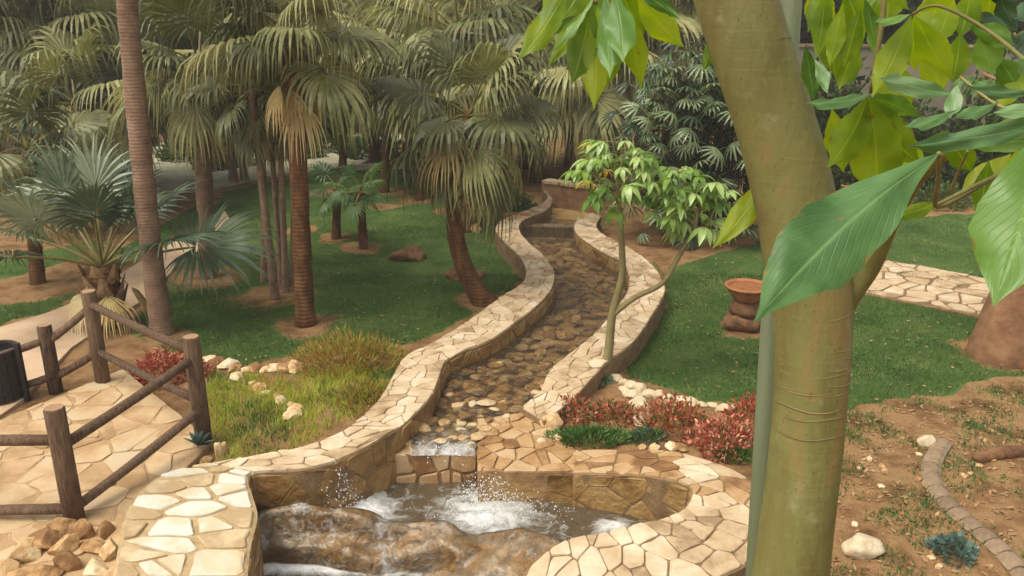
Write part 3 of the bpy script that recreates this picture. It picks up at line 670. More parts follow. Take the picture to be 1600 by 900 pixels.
# cascade rock closing the basin
rows = []
for i, c in enumerate(cp):
    u = i / (len(cp) - 1); row = []
    for k in range(34):
        v = k / 33
        if v < .25: t = v / .25; q = Vector((0, .38 * (1 - t) ** 1.2, -.75 * (1 - t) ** 1.6))
        else:
            t = (v - .25) / .75
            wv0 = t * 3.2 + u * 1.4 + .5 * noise.noise(Vector((u * 5, 0, 0))); ts = (math.floor(wv0) + sstep(.55, 1, wv0 % 1)) / 3.2 - u * 1.4 / 3.2
            tt = max(0, lerp(t, ts, .65)); q = Vector((.12 * t * (u - .5), -.72 * t - .35 * t * u, -(1.05 - .75 * sstep(.35, .75, u)) * tt ** 1.2))
        p = c + q
        p.z += .11 * noise.noise(p * 1.7) + .04 * noise.noise(p * 4.3) + .004 * noise.noise(p * 11)
        p.y += .05 * noise.noise(p * 3 + Vector((9, 1, 2)))
        row.append(p)
    rows.append(row)
mb = MB(); mb.quadstrip(rows)
tag(mb.build('cascade_rock', M['cascade'], smooth=True), 'broad wet orange-brown rock with water running over it in front of the basin', 'rock')
mb = MB(); fr_ = []; ch = []
for i, row in enumerate(rows[2:-6]):
    u = i / len(rows); fr_.append([])
    for k in range(7, 34):
        fr_[-1].append(row[k] + Vector((0, -.012, .014 + .008 * noise.noise(row[k] * 9)))); t = (k - 7) / 26
        ch.append(-.08 + .34 * noise.noise(Vector((u * 13 + .4 * noise.noise(Vector((u * 3, t * 3, 2))), t * 2.2, 4))) + .12 * (u < .5))
mb.quadstrip(fr_); M['film'] = water_mat('water_film', (.93, .9, .84, 1), .93, 9, foam=1, fscale=7, bump=.8)
o = mb.up().build('running_water', M['film'], smooth=True); tag(o, kind='structure')
at = o.data.attributes.new('churn', 'FLOAT', 'POINT'); at.data.foreach_set('value', np.array(ch, np.float32))
mb = MB(); rows = []; ch = []
for i in range(24):
    row = []
    for j in range(40):
        p = P(330 + 330 * j / 39, 868 + 110 * i / 23, -.56); p.z += .015 * noise.noise(p * 8); row.append(p); ch.append(.6 * math.exp(-((i - 4) / 2.5) ** 2))
    rows.append(row)
mb.quadstrip(rows); o = mb.up().build('lower_pool_water', M['basin_water'], smooth=True); tag(o, kind='structure')
at = o.data.attributes.new('churn', 'FLOAT', 'POINT'); at.data.foreach_set('value', np.array(ch, np.float32))
# back end of the channel
be = thing('end_wall', 'low brown wall with pale coping closing the far end of the stream', 'wall')
a, b = P(852, 284, .55), P(940, 300, .55); b.y = a.y - .9
mb = MB(); mid = (a + b) / 2; an = math.atan2(b.y - a.y, b.x - a.x); Ln = (b - a).length
mb.box((mid.x, mid.y, .15), Ln, .3, .8, an); mb.build('wall_body', M['render'], be)
for i in range(6):
    mb = MB(); q = lerp(a, b, (i + .5) / 6); mb.box((q.x, q.y, .58), Ln / 6 - .02, .38, .07, an + rnd.uniform(-.02, .02)); mb.build('coping_stone', M['flag'], be)
stp = thing('stone_step', 'grey stone step crossing the far stream as a small weir', 'step')
a, b = P(814, 352, .17), P(899, 354, .17)
for i in range(5):
    q = lerp(a, b, (i + .5) / 5); mb = MB(); mb.box((q.x, q.y, .03), (b - a).length / 5 - .015, .3, .31 + rnd.uniform(-.01, .01)); mb.build('stone', M['kerb'], stp)
pl = thing('brick_pier', 'short end of brick wall joining the winding wall near the flowering bush', 'pier')
a = P(808, 336, .38)
for r_ in range(4):
    for c_ in range(5):
        mb = MB(); mb.box((a.x - .3 + c_ * .125 + (r_ % 2) * .04, a.y + .12, .04 + r_ * .1), .115, .22, .09); mb.build('brick', M['terracotta'], pl)

# ------------------------------------------------------------------ paths and paving
def sheet(name, pts, z, m, th=None, smooth=False):
    mb = MB(); t = [P(a, b, z) for a, b in pts]; mb.face(t)
    if th: mb.quadstrip([t, [Vector((p.x, p.y, z - th)) for p in t]], True)
    return tag(mb.build(name, m), kind='structure')
pp = [(-420,640),(-200,575),(0,511),(85,485),(132,464),(200,420),(262,384),(300,358),(318,340),(352,330),(360,345),(316,386),(262,430),(238,459),(194,487),(139,524),(111,543),(60,597),(36,624),(-60,690),(-420,760)]
sheet('garden_path', pp, .045, M['path'], .2)
sheet('plaza', [(180,305),(180,232),(330,212),(620,206),(640,216),(560,258),(440,272),(340,292)], .05, M['plaza'], .2)
mb = MB(); a, b = P(535, 262, .1), P(705, 255, .1); mid = (a + b) / 2
kb = thing('kerb', 'pale kerb line along the far edge of the lawn', 'kerb')
for i in range(9):
    q = lerp(a, b, (i + .5) / 9); mb = MB(); mb.box((q.x, q.y, .08), (b - a).length / 9 - .02, .2, .2, math.atan2(b.y - a.y, b.x - a.x)); mb.build('kerbstone', M['white_kerb'], kb)
# flagged terrace by the fence
TZ = .1
tp = [P(a, b, TZ) for a, b in ((-260,772),(0,657),(192,577),(332,690),(222,800),(150,960),(-260,1120))]
mb = MB(); mb.face([p - UPZ * .0 for p in tp]); mb.quadstrip([tp, [Vector((p.x, p.y, -.2)) for p in tp]], True)
M['joint'] = mat('terrace_joint', [srgb(138, 108, 74), srgb(160, 130, 92), srgb(170, 140, 102)], 7, 0.9, 0.5, 50)
ter = tag(mb.build('terrace', M['joint']), kind='structure')
dom = [(p.x, p.y) for p in tp]
A_ = sum(dom[q][0] * dom[(q + 1) % len(dom)][1] - dom[(q + 1) % len(dom)][0] * dom[q][1] for q in range(len(dom)))
if A_ < 0: dom.reverse()
M['pave'] = mat('terrace_paving', [srgb(146, 116, 80), srgb(170, 140, 102), srgb(182, 156, 118), srgb(180, 162, 132)], 2.5, 0.8, 0.4, 26, vary=0.28, bdist=0.012)
lay(ter, dom, lambda u, v, h: Vector((u, v, TZ + h)), .37, .008, .006, M['pave'], 'paving_stone', aspect=1.2)
# stone path across the right lawn
rp = [(1290,448),(1385,406),(1460,418),(1540,441),(1900,500),(1900,565),(1530,494),(1352,460)]
sp = sheet('stone_path', rp, .03, M['mortar_pale'], .1)
dom = pxpoly([(1290,448),(1387,408),(1460,420),(1900,500),(1900,560),(1352,458)], .03)
A_ = sum(dom[q][0] * dom[(q + 1) % len(dom)][1] - dom[(q + 1) % len(dom)][0] * dom[q][1] for q in range(len(dom)))
if A_ < 0: dom.reverse()
lay(sp, dom, lambda u, v, h: Vector((u, v, .03 + h)), .4, .03, .014, M['flag'], 'paving_stone', aspect=1.3)

# ------------------------------------------------------------------ log fence
fe = thing('log_fence', 'brown log fence of round posts and double rails around the paved terrace', 'fence', (0, 0, 0))
def post(base, h, r=.09):
    mb = MB(); pts = [base + UPZ * (-.12), base + UPZ * (h * .5), base + UPZ * (h - .02), base + UPZ * h]
    mb.tube(pts, [r * 1.03, r, r, r * .88], 14, True)
    mb.m[-1] = 1; o = mb.build('post', [M['log'], M['log_end']], fe, smooth=False); o.data.polygons.foreach_set('use_smooth', [len(p.vertices) == 4 for p in o.data.polygons])
def rail(a, b, r=.05):
    mb = MB(); n = 6; pts = [lerp(a, b, i / n) + Vector((0, 0, -.012 * math.sin(math.pi * i / n))) for i in range(n + 1)]
    mb.tube(pts, [r * rnd.uniform(.93, 1.06) for _ in pts], 10); o = mb.build('rail', M['log'], fe, smooth=True)
pA, pB, pC = P(117, 812, TZ), P(319, 690, TZ), P(161, 596, TZ)
pD = D(78, 560, 9.8); pD.z = 0; pE = D(-60, 600, 9.3); pE.z = -.02
pZ = P(-260, 812, TZ)
post(pA, 1.17); post(pB, 1.26); post(pC, 1.24); post(pD, .93, .085); post(pE, .8, .085); post(pZ, 1.15)
for a, b, h0, h1, k0, k1 in ((pA, pB, .78, 1.0, .12, .38), (pC, pB, 1.06, 1.08, .42, .5), (pC, pD, 1.0, .72, .4, .22), (pD, pE, .72, .58, .22, .12), (pZ, pA, .86, .84, .1, .12)):
    dn = (b - a).normalized() * .05
    rail(a + dn + UPZ * h0, b - dn + UPZ * h1); rail(a + dn + UPZ * k0, b - dn + UPZ * k1)

# litter bin
bb = D(2, 622, 9.55); bb.z = .03
lb = thing('litter_bin', 'round dark slatted litter bin beside the log fence', 'bin', bb)
for i in range(18):
    a = 2 * math.pi * i / 18; mb = MB()
    mb.box((.27 * math.cos(a), .27 * math.sin(a), .34), .085, .022, .6, a + math.pi / 2); mb.build('slat', M['bin'], lb)
mb = MB(); mb.tube([Vector((0, 0, .05)), Vector((0, 0, .6))], [.245, .245], 20); mb.build('liner', M['liner'], lb, smooth=False)
for z in (.14, .55):
    mb = MB(); mb.quadstrip([[Vector((r * math.cos(2 * math.pi * k / 24), r * math.sin(2 * math.pi * k / 24), zz)) for k in range(24)] for r, zz in ((.287, z), (.292, z), (.292, z + .04), (.287, z + .04))], True); mb.build('band', M['bin'], lb)
mb = MB(); mb.quadstrip([[Vector((r * math.cos(2 * math.pi * k / 24), r * math.sin(2 * math.pi * k / 24), zz)) for k in range(24)] for r, zz in ((.25, .64), (.25, .68), (.3, .68), (.3, .63))], True); mb.build('rim', M['bin'], lb)
for s in (-1, 1):
    mb = MB(); mb.box((s * .33, 0, .36), .05, .06, .78); mb.build('post', M['bin'], lb)

# ------------------------------------------------------------------ palms
def frond_mesh(elev, Lp, Lb, nseg, droop, spread, mblade, mpet, seed, sag=.25, cup=.0, fuse=.42, name='frond'):
    r = random.Random(seed); mb = MB()
    d = Vector((math.cos(elev), 0, math.sin(elev))); p = Vector((0, 0, 0)); pts = [p.copy()]
    for i in range(6):
        d = (d + Vector((0, 0, -sag / 6))).normalized(); p = p + d * (Lp / 6); pts.append(p.copy())
    mb.tube(pts, [.03 - .018 * i / 6 for i in range(7)], 4, False, 1)
    y = Vector((0, 1, 0)); n = d.cross(y).normalized()
    if n.z < 0: n = -n
    rows_r = (.03, .22, fuse, .58, .72, .86, 1.0)
    for k in range(nseg):
        th = lerp(-spread, spread, k / (nseg - 1)) + r.uniform(-.02, .02); dth = 2 * spread / (nseg - 1)
        s = (d * math.cos(th) + y * math.sin(th) + n * (cup * abs(math.sin(th)))).normalized()
        wdir = (y * math.cos(th) - d * math.sin(th)).normalized()
        L = Lb * (.78 + .22 * math.cos(th)) * r.uniform(.9, 1.08)
        q = p + d * (.12 * Lb * max(0, math.cos(th))); rows = []; pr = 0
        dr = droop * r.uniform(.75, 1.3); sg = 1 if k % 2 else -1
        for rr in rows_r:
            st_ = (rr - pr) * L; q = q + s * st_; pr = rr
            if rr >= .22: s = (s + Vector((0, 0, -1)) * dr * (rr - .1) * (.55 if rr < fuse else 1.0) + Vector((r.uniform(-.05, .05), r.uniform(-.05, .05), 0))).normalized()
            hw = rr * L * dth * .56 if rr <= fuse else lerp(fuse * L * dth * .56, .0015, ((rr - fuse) / (1 - fuse)) ** .75)
            nn = n * (hw * .45 * sg)
            rows.append([q - wdir * hw - nn, q + wdir * hw + nn])
        mb.quadstrip(rows)
    return mb.mesh(name, [mblade, mpet])
LIB = {}
def lib(kind, e):
    key = (kind, e)
    if key not in LIB:
        el = R(e); out = []
        for v in range(3):
            sd_ = hash((kind, e, v)) if False else (len(LIB) * 7 + v + 3)
            if kind == 'ribbon': out.append(frond_mesh(el, .7, 1.2, 40, 1.9, R(130), M['frond'], M['petiole'], sd_, .5))
            if kind == 'dark': out.append(frond_mesh(el, .7, 1.2, 34, 1.7, R(128), M['frond_dark'], M['petiole'], sd_, .5))
            if kind == 'blue': out.append(frond_mesh(el, 1.05, .85, 44, .35, R(140), M['frond_blue'], M['petiole'], sd_, .35, .12, .5))
            if kind == 'young': out.append(frond_mesh(el, .4, .6, 24, .9, R(115), M['frond_green'], M['petiole'], sd_, .4))
            if kind == 'dead': out.append(frond_mesh(el, .55, .95, 16 + 4 * v, 1.3, R(38 + 14 * v), M['frond_dead'], M['frond_dead'], sd_, .9))
        LIB[key] = out
    return LIB[key]
def palm(base, hub, r0, r1, kind, nf, scale, label, group=None, ctrl=None, dead=3, elevs=(70, 46, 26, 6, -14, -34), trunk='trunk_brown', boots='boots', name='fan_palm', flare=1.35, seed=0, bootlen=.7, rows=22):
    r = random.Random(seed * 13 + 5); root = thing(name, label, 'palm tree', base, group)
    h = hub - base; c = (ctrl - base) if ctrl is not None else h * .5
    pts = [bez(Vector((0, 0, -.1)), c, h, i / rows) for i in range(rows + 1)]
    rad = [lerp(r0, r1, i / rows) * (1 + (flare - 1) * math.exp(-i / rows * h.length / .35)) * r.uniform(.96, 1.04) for i in range(rows + 1)]
    mb = MB(); mb.tube(pts, rad, 12, True, jit=.03); trk = mb.build('trunk', M[trunk], root, smooth=True)
    if boots:
        mb = MB(); nb = int(26 * max(.4, bootlen)); L = h.length
        for i in range(nb):
            t = 1 - (i + .5) / nb * min(.95, bootlen / L); q = bez(Vector((0, 0, 0)), c, h, t); a = i * 2.4; rr = lerp(r0, r1, t)
            o_ = Vector((math.cos(a), math.sin(a), 0)); s_ = Vector((-math.sin(a), math.cos(a), 0)); ln = r.uniform(.14, .26) * (.6 + r1 * 3)
            w_ = rr * .55
            A = q + o_ * rr * .9; B = A + o_ * ln * .45 + UPZ * ln
            mb.quadstrip([[A - s_ * w_, A + o_ * .03, A + s_ * w_], [lerp(A, B, .5) - s_ * w_ * .55, lerp(A, B, .5) + o_ * .03, lerp(A, B, .5) + s_ * w_ * .55], [B - s_ * w_ * .25, B + o_ * .012, B + s_ * w_ * .25]])
        mb.build('leaf_base', M[boots], trk)
    nf = int(nf * .84)
    for i in range(nf):
        e = elevs[min(len(elevs) - 1, int(len(elevs) * (i / nf)))]
        me_ = r.choice(lib(kind, e)); s_ = scale * r.uniform(.85, 1.15)
        link('frond', me_, root, h + UPZ * (.06 * math.sin(R(e))), (r.uniform(-.38, .38), r.uniform(-.2, .2), i * 2.39996 + r.uniform(-.3, .3)), s_)
    for i in range(dead):
        link('dead_frond', r.choice(lib('dead', r.choice((-35, -60, -78)))), root, h - UPZ * r.uniform(.0, .25), (0, 0, r.uniform(0, 6.28)), scale * r.uniform(.8, 1.1))
    return root

q = G(253, 522); palm(q, D(172, -330, q.y + .1), .165, .13, 'ribbon', 20, 1.2, 'tall palm with pale ringed bare trunk rising out of the picture', trunk='trunk_grey', boots=None, dead=2, seed=1, flare=1.15, rows=40, ctrl=D(215, 250, q.y))
# blue fan palm with hand-placed fronds
q = G(168, 508); hb = D(160, 418, q.y)
root = palm(q, hb, .26, .24, 'blue', 0, 1, 'short stout palm with stiff blue-green fans beside the concrete path', trunk='trunk_brown', boots='boots_grey', dead=0, seed=2, bootlen=.75, flare=1.1)
for az, e, s in ((200, 62, 1.15), (160, 75, 1.1), (255, 60, 1.1), (100, 72, 1.1), (60, 66, 1.05), (20, 55, 1.05), (340, 34, 1.25), (300, 62, 1.0), (185, 38, 1.2), (220, 26, 1.15), (140, 45, 1.2), (80, 45, 1.1), (350, 66, 1.0), (14, 31, 1.42)):
    link('frond', rnd.choice(lib('blue', int(e))), root, hb - q, (.6 if az == 14 else .35 if az > 180 and az < 300 else rnd.uniform(-.1, .1), rnd.uniform(-.1, .1), R(az)), s)
for az in (235, 300, 20): link('dead_frond', rnd.choice(lib('dead', -20)), root, hb - q, (0, 0, R(az)), .8)
q = G(325, 432); palm(q, D(311, 105, q.y), .16, .14, 'ribbon', 22, 1.0, 'palm with tan old fans hanging round its head, left of the thin-stemmed clump', dead=5, seed=3, trunk='trunk_grey', boots='boots', bootlen=.9)
q = G(477, 506); palm(q, D(458, 66, q.y), .14, .125, 'ribbon', 24, .92, 'straight dark-trunked palm with yellow dead fans, standing mid lawn', dead=5, seed=4, bootlen=1.2, elevs=(70, 50, 32, 14, -2))
q = G(765, 474); palm(q, D(733, 185, q.y), .155, .12, 'ribbon', 26, .98, 'palm with curved leaning brown trunk beside the winding wall', dead=6, seed=5, ctrl=D(672, 375, q.y), bootlen=.8, flare=1.6)
for az_, e_, s_ in ((242, 12, 1.0),): link('dead_frond', lib('dead', e_)[2], COL.objects['fan_palm.004'], D(733, 185, q.y) - q - UPZ * .05, (0, 0, R(az_)), s_)
q = G(733, 360); palm(q, D(716, 55, q.y), .2, .17, 'ribbon', 26, 1.35, 'palm with dark trunk rising straight behind the curved-trunk palm', dead=3, seed=6, bootlen=1.2)
q = G(535, 272); palm(q, D(540, 60, q.y), .12, .1, 'ribbon', 24, 1.7, 'far slender palm behind the two small palms', dead=3, seed=7)
q = G(600, 300); palm(q, D(612, 62, q.y), .12, .1, 'ribbon', 26, 1.55, 'slim palm with a long grey-green curtain of hanging fans at the lawn\'s far side', dead=3, seed=8)
q = G(655, 312); palm(q, D(668, 110, q.y), .1, .09, 'ribbon', 20, 1.1, 'slim palm between the curtain palm and the dark straight palm', dead=3, seed=9)
q = G(838, 284); palm(q, D(850, 70, q.y), .17, .15, 'ribbon', 26, 1.65, 'palm with long hanging fans over the far end of the stream', dead=2, seed=10)
q = G(945, 300); palm(q, D(930, 105, q.y), .17, .15, 'ribbon', 26, 1.5, 'greyish drooping palm behind the young sapling', dead=2, seed=12)
q = G(1000, 285); palm(q, D(1000, 20, q.y), .17, .15, 'ribbon', 24, 1.8, 'tall palm behind the lady palm clump', dead=2, seed=13)
# thin-stemmed clump
for i, (bx, by, hx, hy, r_, s_) in enumerate(((430,466,392,140,.07,.7),(446,456,436,150,.055,.6),(440,450,420,165,.05,.62),(412,440,410,120,.06,.65),(455,446,462,160,.045,.55))):
    q = G(bx, by); palm(q, D(hx, hy, q.y + .15), r_, r_ * .8, 'dark', 12, s_, ['left-leaning thin stem of the palm clump left of the straight dark-trunked palm', 'thin upright stem in the middle of the palm clump', 'slender grey stem behind the front stem of the palm clump', 'thin stem at the left rear of the palm clump', 'thinnest stem at the right of the palm clump, next to the dark trunk'][i], 'stems of the slender palm clump', trunk='trunk_grey', boots=None, dead=1, seed=20 + i, name='slender_palm')
for i, (bx, by, hx, hy) in enumerate(((384,284,358,120),(366,288,345,100))):
    q = G(bx, by); palm(q, D(hx, hy, q.y), .12, .1, 'dark', 18, 1.1, ['far grey leaning palm trunk in front of the pale plaza, the right one of two', 'far grey leaning palm trunk in front of the pale plaza, the left one of two'][i], trunk='trunk_grey', boots=None, dead=2, seed=30 + i)
# two young palms
for i, (bx, by, hx, hy, s_) in enumerate(((525,372,527,296,.95),(568,388,563,300,.9))):
    q = G(bx, by); palm(q, D(hx, hy, q.y), .085, .085, 'young', 12, s_ * .86, ['small young green palm on bare soil, the rear one of a pair', 'small young green palm on bare soil, the front one of a pair'][i], 'two young palms on the lawn', dead=0, seed=40 + i, elevs=(60, 35, 10, -15, -35), name='young_palm', boots=None)
q = G(58, 442); palm(q, D(45, 235, q.y), .12, .11, 'dark', 18, 1.0, 'brown-trunked palm in the bare soil left of the concrete path', dead=2, seed=50)
q = G(25, 330); palm(q, D(10, 30, q.y), .2, .17, 'dark', 22, 1.4, 'tall dark palm at the far left edge', dead=1, seed=51, trunk='trunk_grey')
# grove at the back
grove = [(95,330,85,60),(150,310,140,20),(210,330,205,95),(120,360,118,165),(265,222,262,50),(60,300,70,130),(330,208,330,30),(420,206,425,20),(480,205,500,10),(640,262,640,5),(585,258,585,30),(770,270,790,20),(700,262,690,15),(890,262,890,30),(820,262,825,-20),(-60,330,-50,80),(30,290,30,60),(560,204,545,0),(390,203,395,0),(240,230,235,10),(180,285,175,60),(1060,270,1060,-10),(960,258,960,-20)]
for i, (bx, by, hx, hy) in enumerate(grove):
    q = G(bx, by); palm(q, D(hx, hy, q.y), .17, .14, 'dark' if i % 3 else 'ribbon', 20, rnd.uniform(1.3, 1.7), 'fan palm in the dense grove at the back of the garden', 'fan palms of the back grove', dead=2, seed=60 + i, boots=None, trunk='trunk_grey' if i % 2 else 'trunk_brown', rows=10)

# ------------------------------------------------------------------ evergreen trees closing the view
def crown_mesh(seed, m, n=2600, leaf=.2):
    r = random.Random(seed); mb = MB(); cl = [(Vector((r.gauss(0, .5), r.gauss(0, .5), r.uniform(-.55, .75))), r.uniform(.3, .55)) for _ in range(16)]
    for i in range(n):
        c, rr = r.choice(cl); d = Vector((r.gauss(0, 1), r.gauss(0, 1), r.gauss(0, 1))).normalized() * rr * r.random() ** .35
        p = (c + d) * 2.4; p.z *= 1.25; a = Vector((r.gauss(0, 1), r.gauss(0, 1), r.gauss(0, .6))).normalized(); b = a.cross(Vector((r.gauss(0, 1), r.gauss(0, 1), 1))).normalized()
        s = leaf * r.uniform(.6, 1.4); mb.face([p - a * s, p + b * s * .45, p + a * s, p - b * s * .45])
    return mb.mesh('crown', m)
CR = [crown_mesh(1, M['tree_leaf']), crown_mesh(2, M['tree_leaf']), crown_mesh(3, M['tree_leaf2'])]
mb = MB(); mb.tube([Vector((0, 0, -.2)), Vector((.05, 0, 1.4)), Vector((0, .1, 3))], [.28, .2, .15], 9)
for a in range(5):
    d = Vector((math.cos(a * 1.3), math.sin(a * 1.3), 0)); mb.tube([Vector((0, .05, 2 + .2 * a)), d * .9 + UPZ * (3 + .2 * a), d * 1.6 + UPZ * (4 + .2 * a)], [.12, .07, .03], 6)
TRK = mb.mesh('trunk', M['bark_dark'], True)
for i in range(34):
    x = -34 + 68 * ((i * 7) % 34) / 33 + rnd.uniform(-1, 1); y = 41 + (i % 3) * 3.2 + rnd.uniform(-1, 1)
    if i >= 28: x = rnd.uniform(-12, 4) - 5; y = 39
    t = thing('evergreen_tree', 'dense dark evergreen tree closing the view behind the palms', 'tree', (x, y, 0), 'evergreen trees behind the palm grove')
    s = rnd.uniform(1.1, 1.6); t.scale = (s, s, s * 1.05); t.rotation_euler.z = rnd.uniform(0, 6)
    link('trunk', TRK, t); link('crown', CR[i % 3], t, (0, 0, 4.2)); link('lower_crown', CR[(i + 1) % 3], t, (.3, .2, 1.9), (0, 0, 2))
# grey boundary wall behind the right lawn
gw = thing('boundary_wall', 'grey rendered garden wall behind the lawn, seen between the big leaves', 'wall')
a, b = D(1195, 200, 25.5), D(2100, 200, 22.5); mid = (a + b) / 2; an = math.atan2(b.y - a.y, b.x - a.x); Ln = (b - a).length
mb = MB(); mb.box((mid.x, mid.y, 1.8), Ln, .3, 4.0, an); mb.build('wall_body', M['wall_grey'], gw)
for i in range(16):
    q = lerp(a, b, (i + .5) / 16); mb = MB(); mb.box((q.x, q.y, 3.83), Ln / 16 - .02, .42, .08, an); mb.build('coping_stone', M['kerb'], gw)
for i, (x, y_) in enumerate(((9.5, 29), (13, 30), (17, 29), (21, 30))):
    t = thing('evergreen_tree', 'dark evergreen tree standing behind the grey garden wall', 'tree', (x, y_, 0), 'trees behind the grey wall')
    t.scale = (1.3,) * 3; link('trunk', TRK, t); link('crown', CR[i % 3], t, (0, 0, 4.0))

# ------------------------------------------------------------------ shrubs and beds
def mound(name, label, cat, loc, rx, ry, h, n, leaf, mats, weights, up=.3, group=None, wd=.4):
    r = random.Random(int(loc.x * 100 + loc.y * 7)); t = thing(name, label, cat, loc, group); mb = MB()
    for i in range(n):
        a = r.uniform(0, 6.283); k = math.sqrt(r.random()); z = h * (1 - k * k) * (r.random() ** .5) * r.uniform(.7, 1.15)
        lump = 1 + .25 * math.sin(a * 3 + r.random()) ; p = Vector((rx * k * math.cos(a) * lump, ry * k * math.sin(a) * lump, max(.01, z)))
        d = (Vector((math.cos(a) * k, math.sin(a) * k, up + .6 * z / h)) + Vector((r.gauss(0, .5), r.gauss(0, .5), r.gauss(0, .35)))).normalized()
        s = d.cross(Vector((r.gauss(0, 1), r.gauss(0, 1), r.gauss(0, 1)))).normalized(); L = leaf * r.uniform(.6, 1.4)
        mi = r.choices(range(len(mats)), weights)[0]
        mb.face([p, p + d * L * .5 + s * L * wd * .5, p + d * L, p + d * L * .5 - s * L * wd * .5], mi)
    mb.build('foliage', mats, t)
    ms = MB()
    for i in range(14):
        a = r.uniform(0, 6.283); k = r.random() * .7; e = Vector((rx * k * math.cos(a), ry * k * math.sin(a), h * .7 * (1 - k * k)))
        ms.tube([Vector((0, 0, -.02)), e * .5 + UPZ * .02, e], [.008, .006, .003], 4, False)
    ms.build('stem', M['dry_leaf'], t); return t
q = G(262, 590); mound('red_shrub', 'bright red leafy shrub behind the fence rails at the terrace corner', 'shrub', q, .5, .36, .42, 1300, .07, [M['red_leaf'], M['pink_leaf']], [6, 1])
q = G(545, 572); mound('dry_shrub', 'tan dry feathery shrub in the bed below the straight palm', 'shrub', q, .78, .5, .46, 3600, .1, [M['dry_leaf'], M['lime_leaf'], M['bush_leaf']], [6, 2, 1], 1.0, None, .12)
q = G(575, 632); mound('dry_shrub', 'low brownish-green feathery shrub against the winding wall', 'shrub', q, .5, .32, .28, 2000, .08, [M['dry_leaf'], M['lime_leaf'], M['bush_leaf']], [4, 2, 2], .9, None, .14)
q = G(895, 655); mound('flowering_plant', 'rosy red and green bedding plant beside the paved shelf', 'plant', q, .32, .24, .3, 900, .055, [M['red_leaf'], M['pink_leaf'], M['bush_leaf']], [3, 2, 2], .7)
q = G(960, 655); mound('flowering_plant', 'small red-flowered plant in the middle of the planted strip', 'plant', q, .3, .22, .26, 700, .055, [M['red_leaf'], M['pink_leaf'], M['bush_leaf']], [4, 1, 2], .7)
q = G(1045, 668); mound('red_shrub', 'dull red spreading shrub between the low green plants and the pink shrub', 'shrub', q, .42, .3, .38, 1500, .06, [M['red_leaf'], M['dry_leaf'], M['pink_leaf'], M['bush_leaf']], [5, 2, 2, 2], .5)
q = G(1130, 700); mound('red_shrub', 'pink-tipped red shrub beside the grey-green pole', 'shrub', q, .4, .32, .38, 1600, .06, [M['red_leaf'], M['pink_leaf'], M['bush_leaf']], [4, 3, 1], .5)
q = G(1190, 655); mound('red_shrub', 'red shrub half hidden behind the big green trunk', 'shrub', q, .4, .3, .34, 1000, .06, [M['red_leaf'], M['dry_leaf']], [4, 1], .5)
q = G(925, 690); mound('green_plant', 'low bright green ground plant edging the basin rim', 'plant', q, .5, .17, .16, 1800, .07, [M['bush_leaf'], M['frond_green']], [3, 2], 1.2, None, .25)
q = G(1010, 688); mound('green_plant', 'small grey-green plant under the dull red shrub', 'plant', q, .2, .14, .14, 600, .06, [M['bush_leaf'], M['blue_leaf']], [2, 2], 1.2, None, .25)
q = G(1150, 718); mound('green_plant', 'narrow tuft of green leaves below the pink-tipped shrub', 'plant', q, .22, .12, .12, 600, .06, [M['bush_leaf']], [1], 1.2, None, .25)
q = G(930, 598); mound('green_plant', 'small grey-green plant around the foot of the sapling', 'plant', q, .2, .16, .16, 700, .05, [M['bush_leaf'], M['blue_leaf']], [2, 2], .6)
q = G(790, 345); mound('flowering_bush', 'rounded green bush with white flowers beside the far wall', 'bush', q, .85, .6, .8, 2600, .11, [M['bush_leaf'], M['foam']], [40, 1], .5)
q = G(735, 330); mound('green_bush', 'low green bush behind the curved palm', 'bush', q, .6, .5, .45, 1500, .1, [M['bush_leaf']], [1], .5)
q = G(1490, 866); mound('blue_plant', 'small blue-green leafy plant by the curved kerb', 'plant', q, .17, .15, .16, 380, .06, [M['blue_leaf']], [1], .6, None, .7)
q = G(1465, 322); mound('green_bush', 'dark low bush at the far edge of the right lawn', 'bush', q, .9, .6, .6, 1600, .11, [M['bush_leaf'], M['tree_leaf2']], [2, 2], .5)
for i, (bx, by, rx_, h_, lb_) in enumerate(((1290,300,1.7,3.6,'leafy green bush against the grey wall just right of the big trunk'),(1400,298,1.6,2.4,'middle green bush against the grey wall behind the hanging leaves'),(1520,296,1.8,2.9,'leafy bush against the grey wall above the bottle tree'),(1640,300,1.9,3.6,'tall bush against the grey wall at the right edge'))):
    q = G(bx, by); mound('wall_bush', lb_, 'bush', q, rx_, .8, h_, 5200, .2, [M['tree_leaf'], M['tree_leaf2'], M['bush_leaf']], [2, 2, 1], .3, None, .5)
for i, (bx, by, rx_, h_, lb_) in enumerate(((345,262,.9,.7,'low bush in front of the pale plaza beside the grey trunk'),(452,248,1.0,.8,'round bush standing on the pale plaza left of the straight palm'),(520,236,1.1,.9,'bush at the back of the pale plaza right of the straight palm'),(585,246,1.2,.9,'bush at the right end of the pale plaza'),(300,250,1.2,1.0,'bush at the left end of the pale plaza'))):
    q = G(bx, by); mound('plaza_bush', lb_, 'bush', q, rx_, .7, h_, 1500, .16, [M['tree_leaf2'], M['bush_leaf']], [2, 2], .3, None, .5)
def rosette(name, label, loc, n, L, m):
    t = thing(name, label, 'plant', loc)
    for i in range(n):
        a = i * 2.4; e = R(25 + 55 * i / n); mb = MB(); rows = []
        for k in range(6):
            f = k / 5; c = Vector((math.cos(e) * f * L, 0, math.sin(e) * f * L - .1 * L * f * f)); w_ = L * .14 * math.sin(math.pi * min(1, .25 + f * .72)) ; rows.append([c + Vector((0, -w_, .3 * w_)), c, c + Vector((0, w_, .3 * w_))])
        mb.quadstrip(rows); link('leaf', mb.mesh('leaf', m), t, None, (0, 0, a))
    return t
rosette('agave', 'little blue-green rosette plant at the foot of the fence post', G(312, 708, .1), 16, .2, M['blue_leaf'])

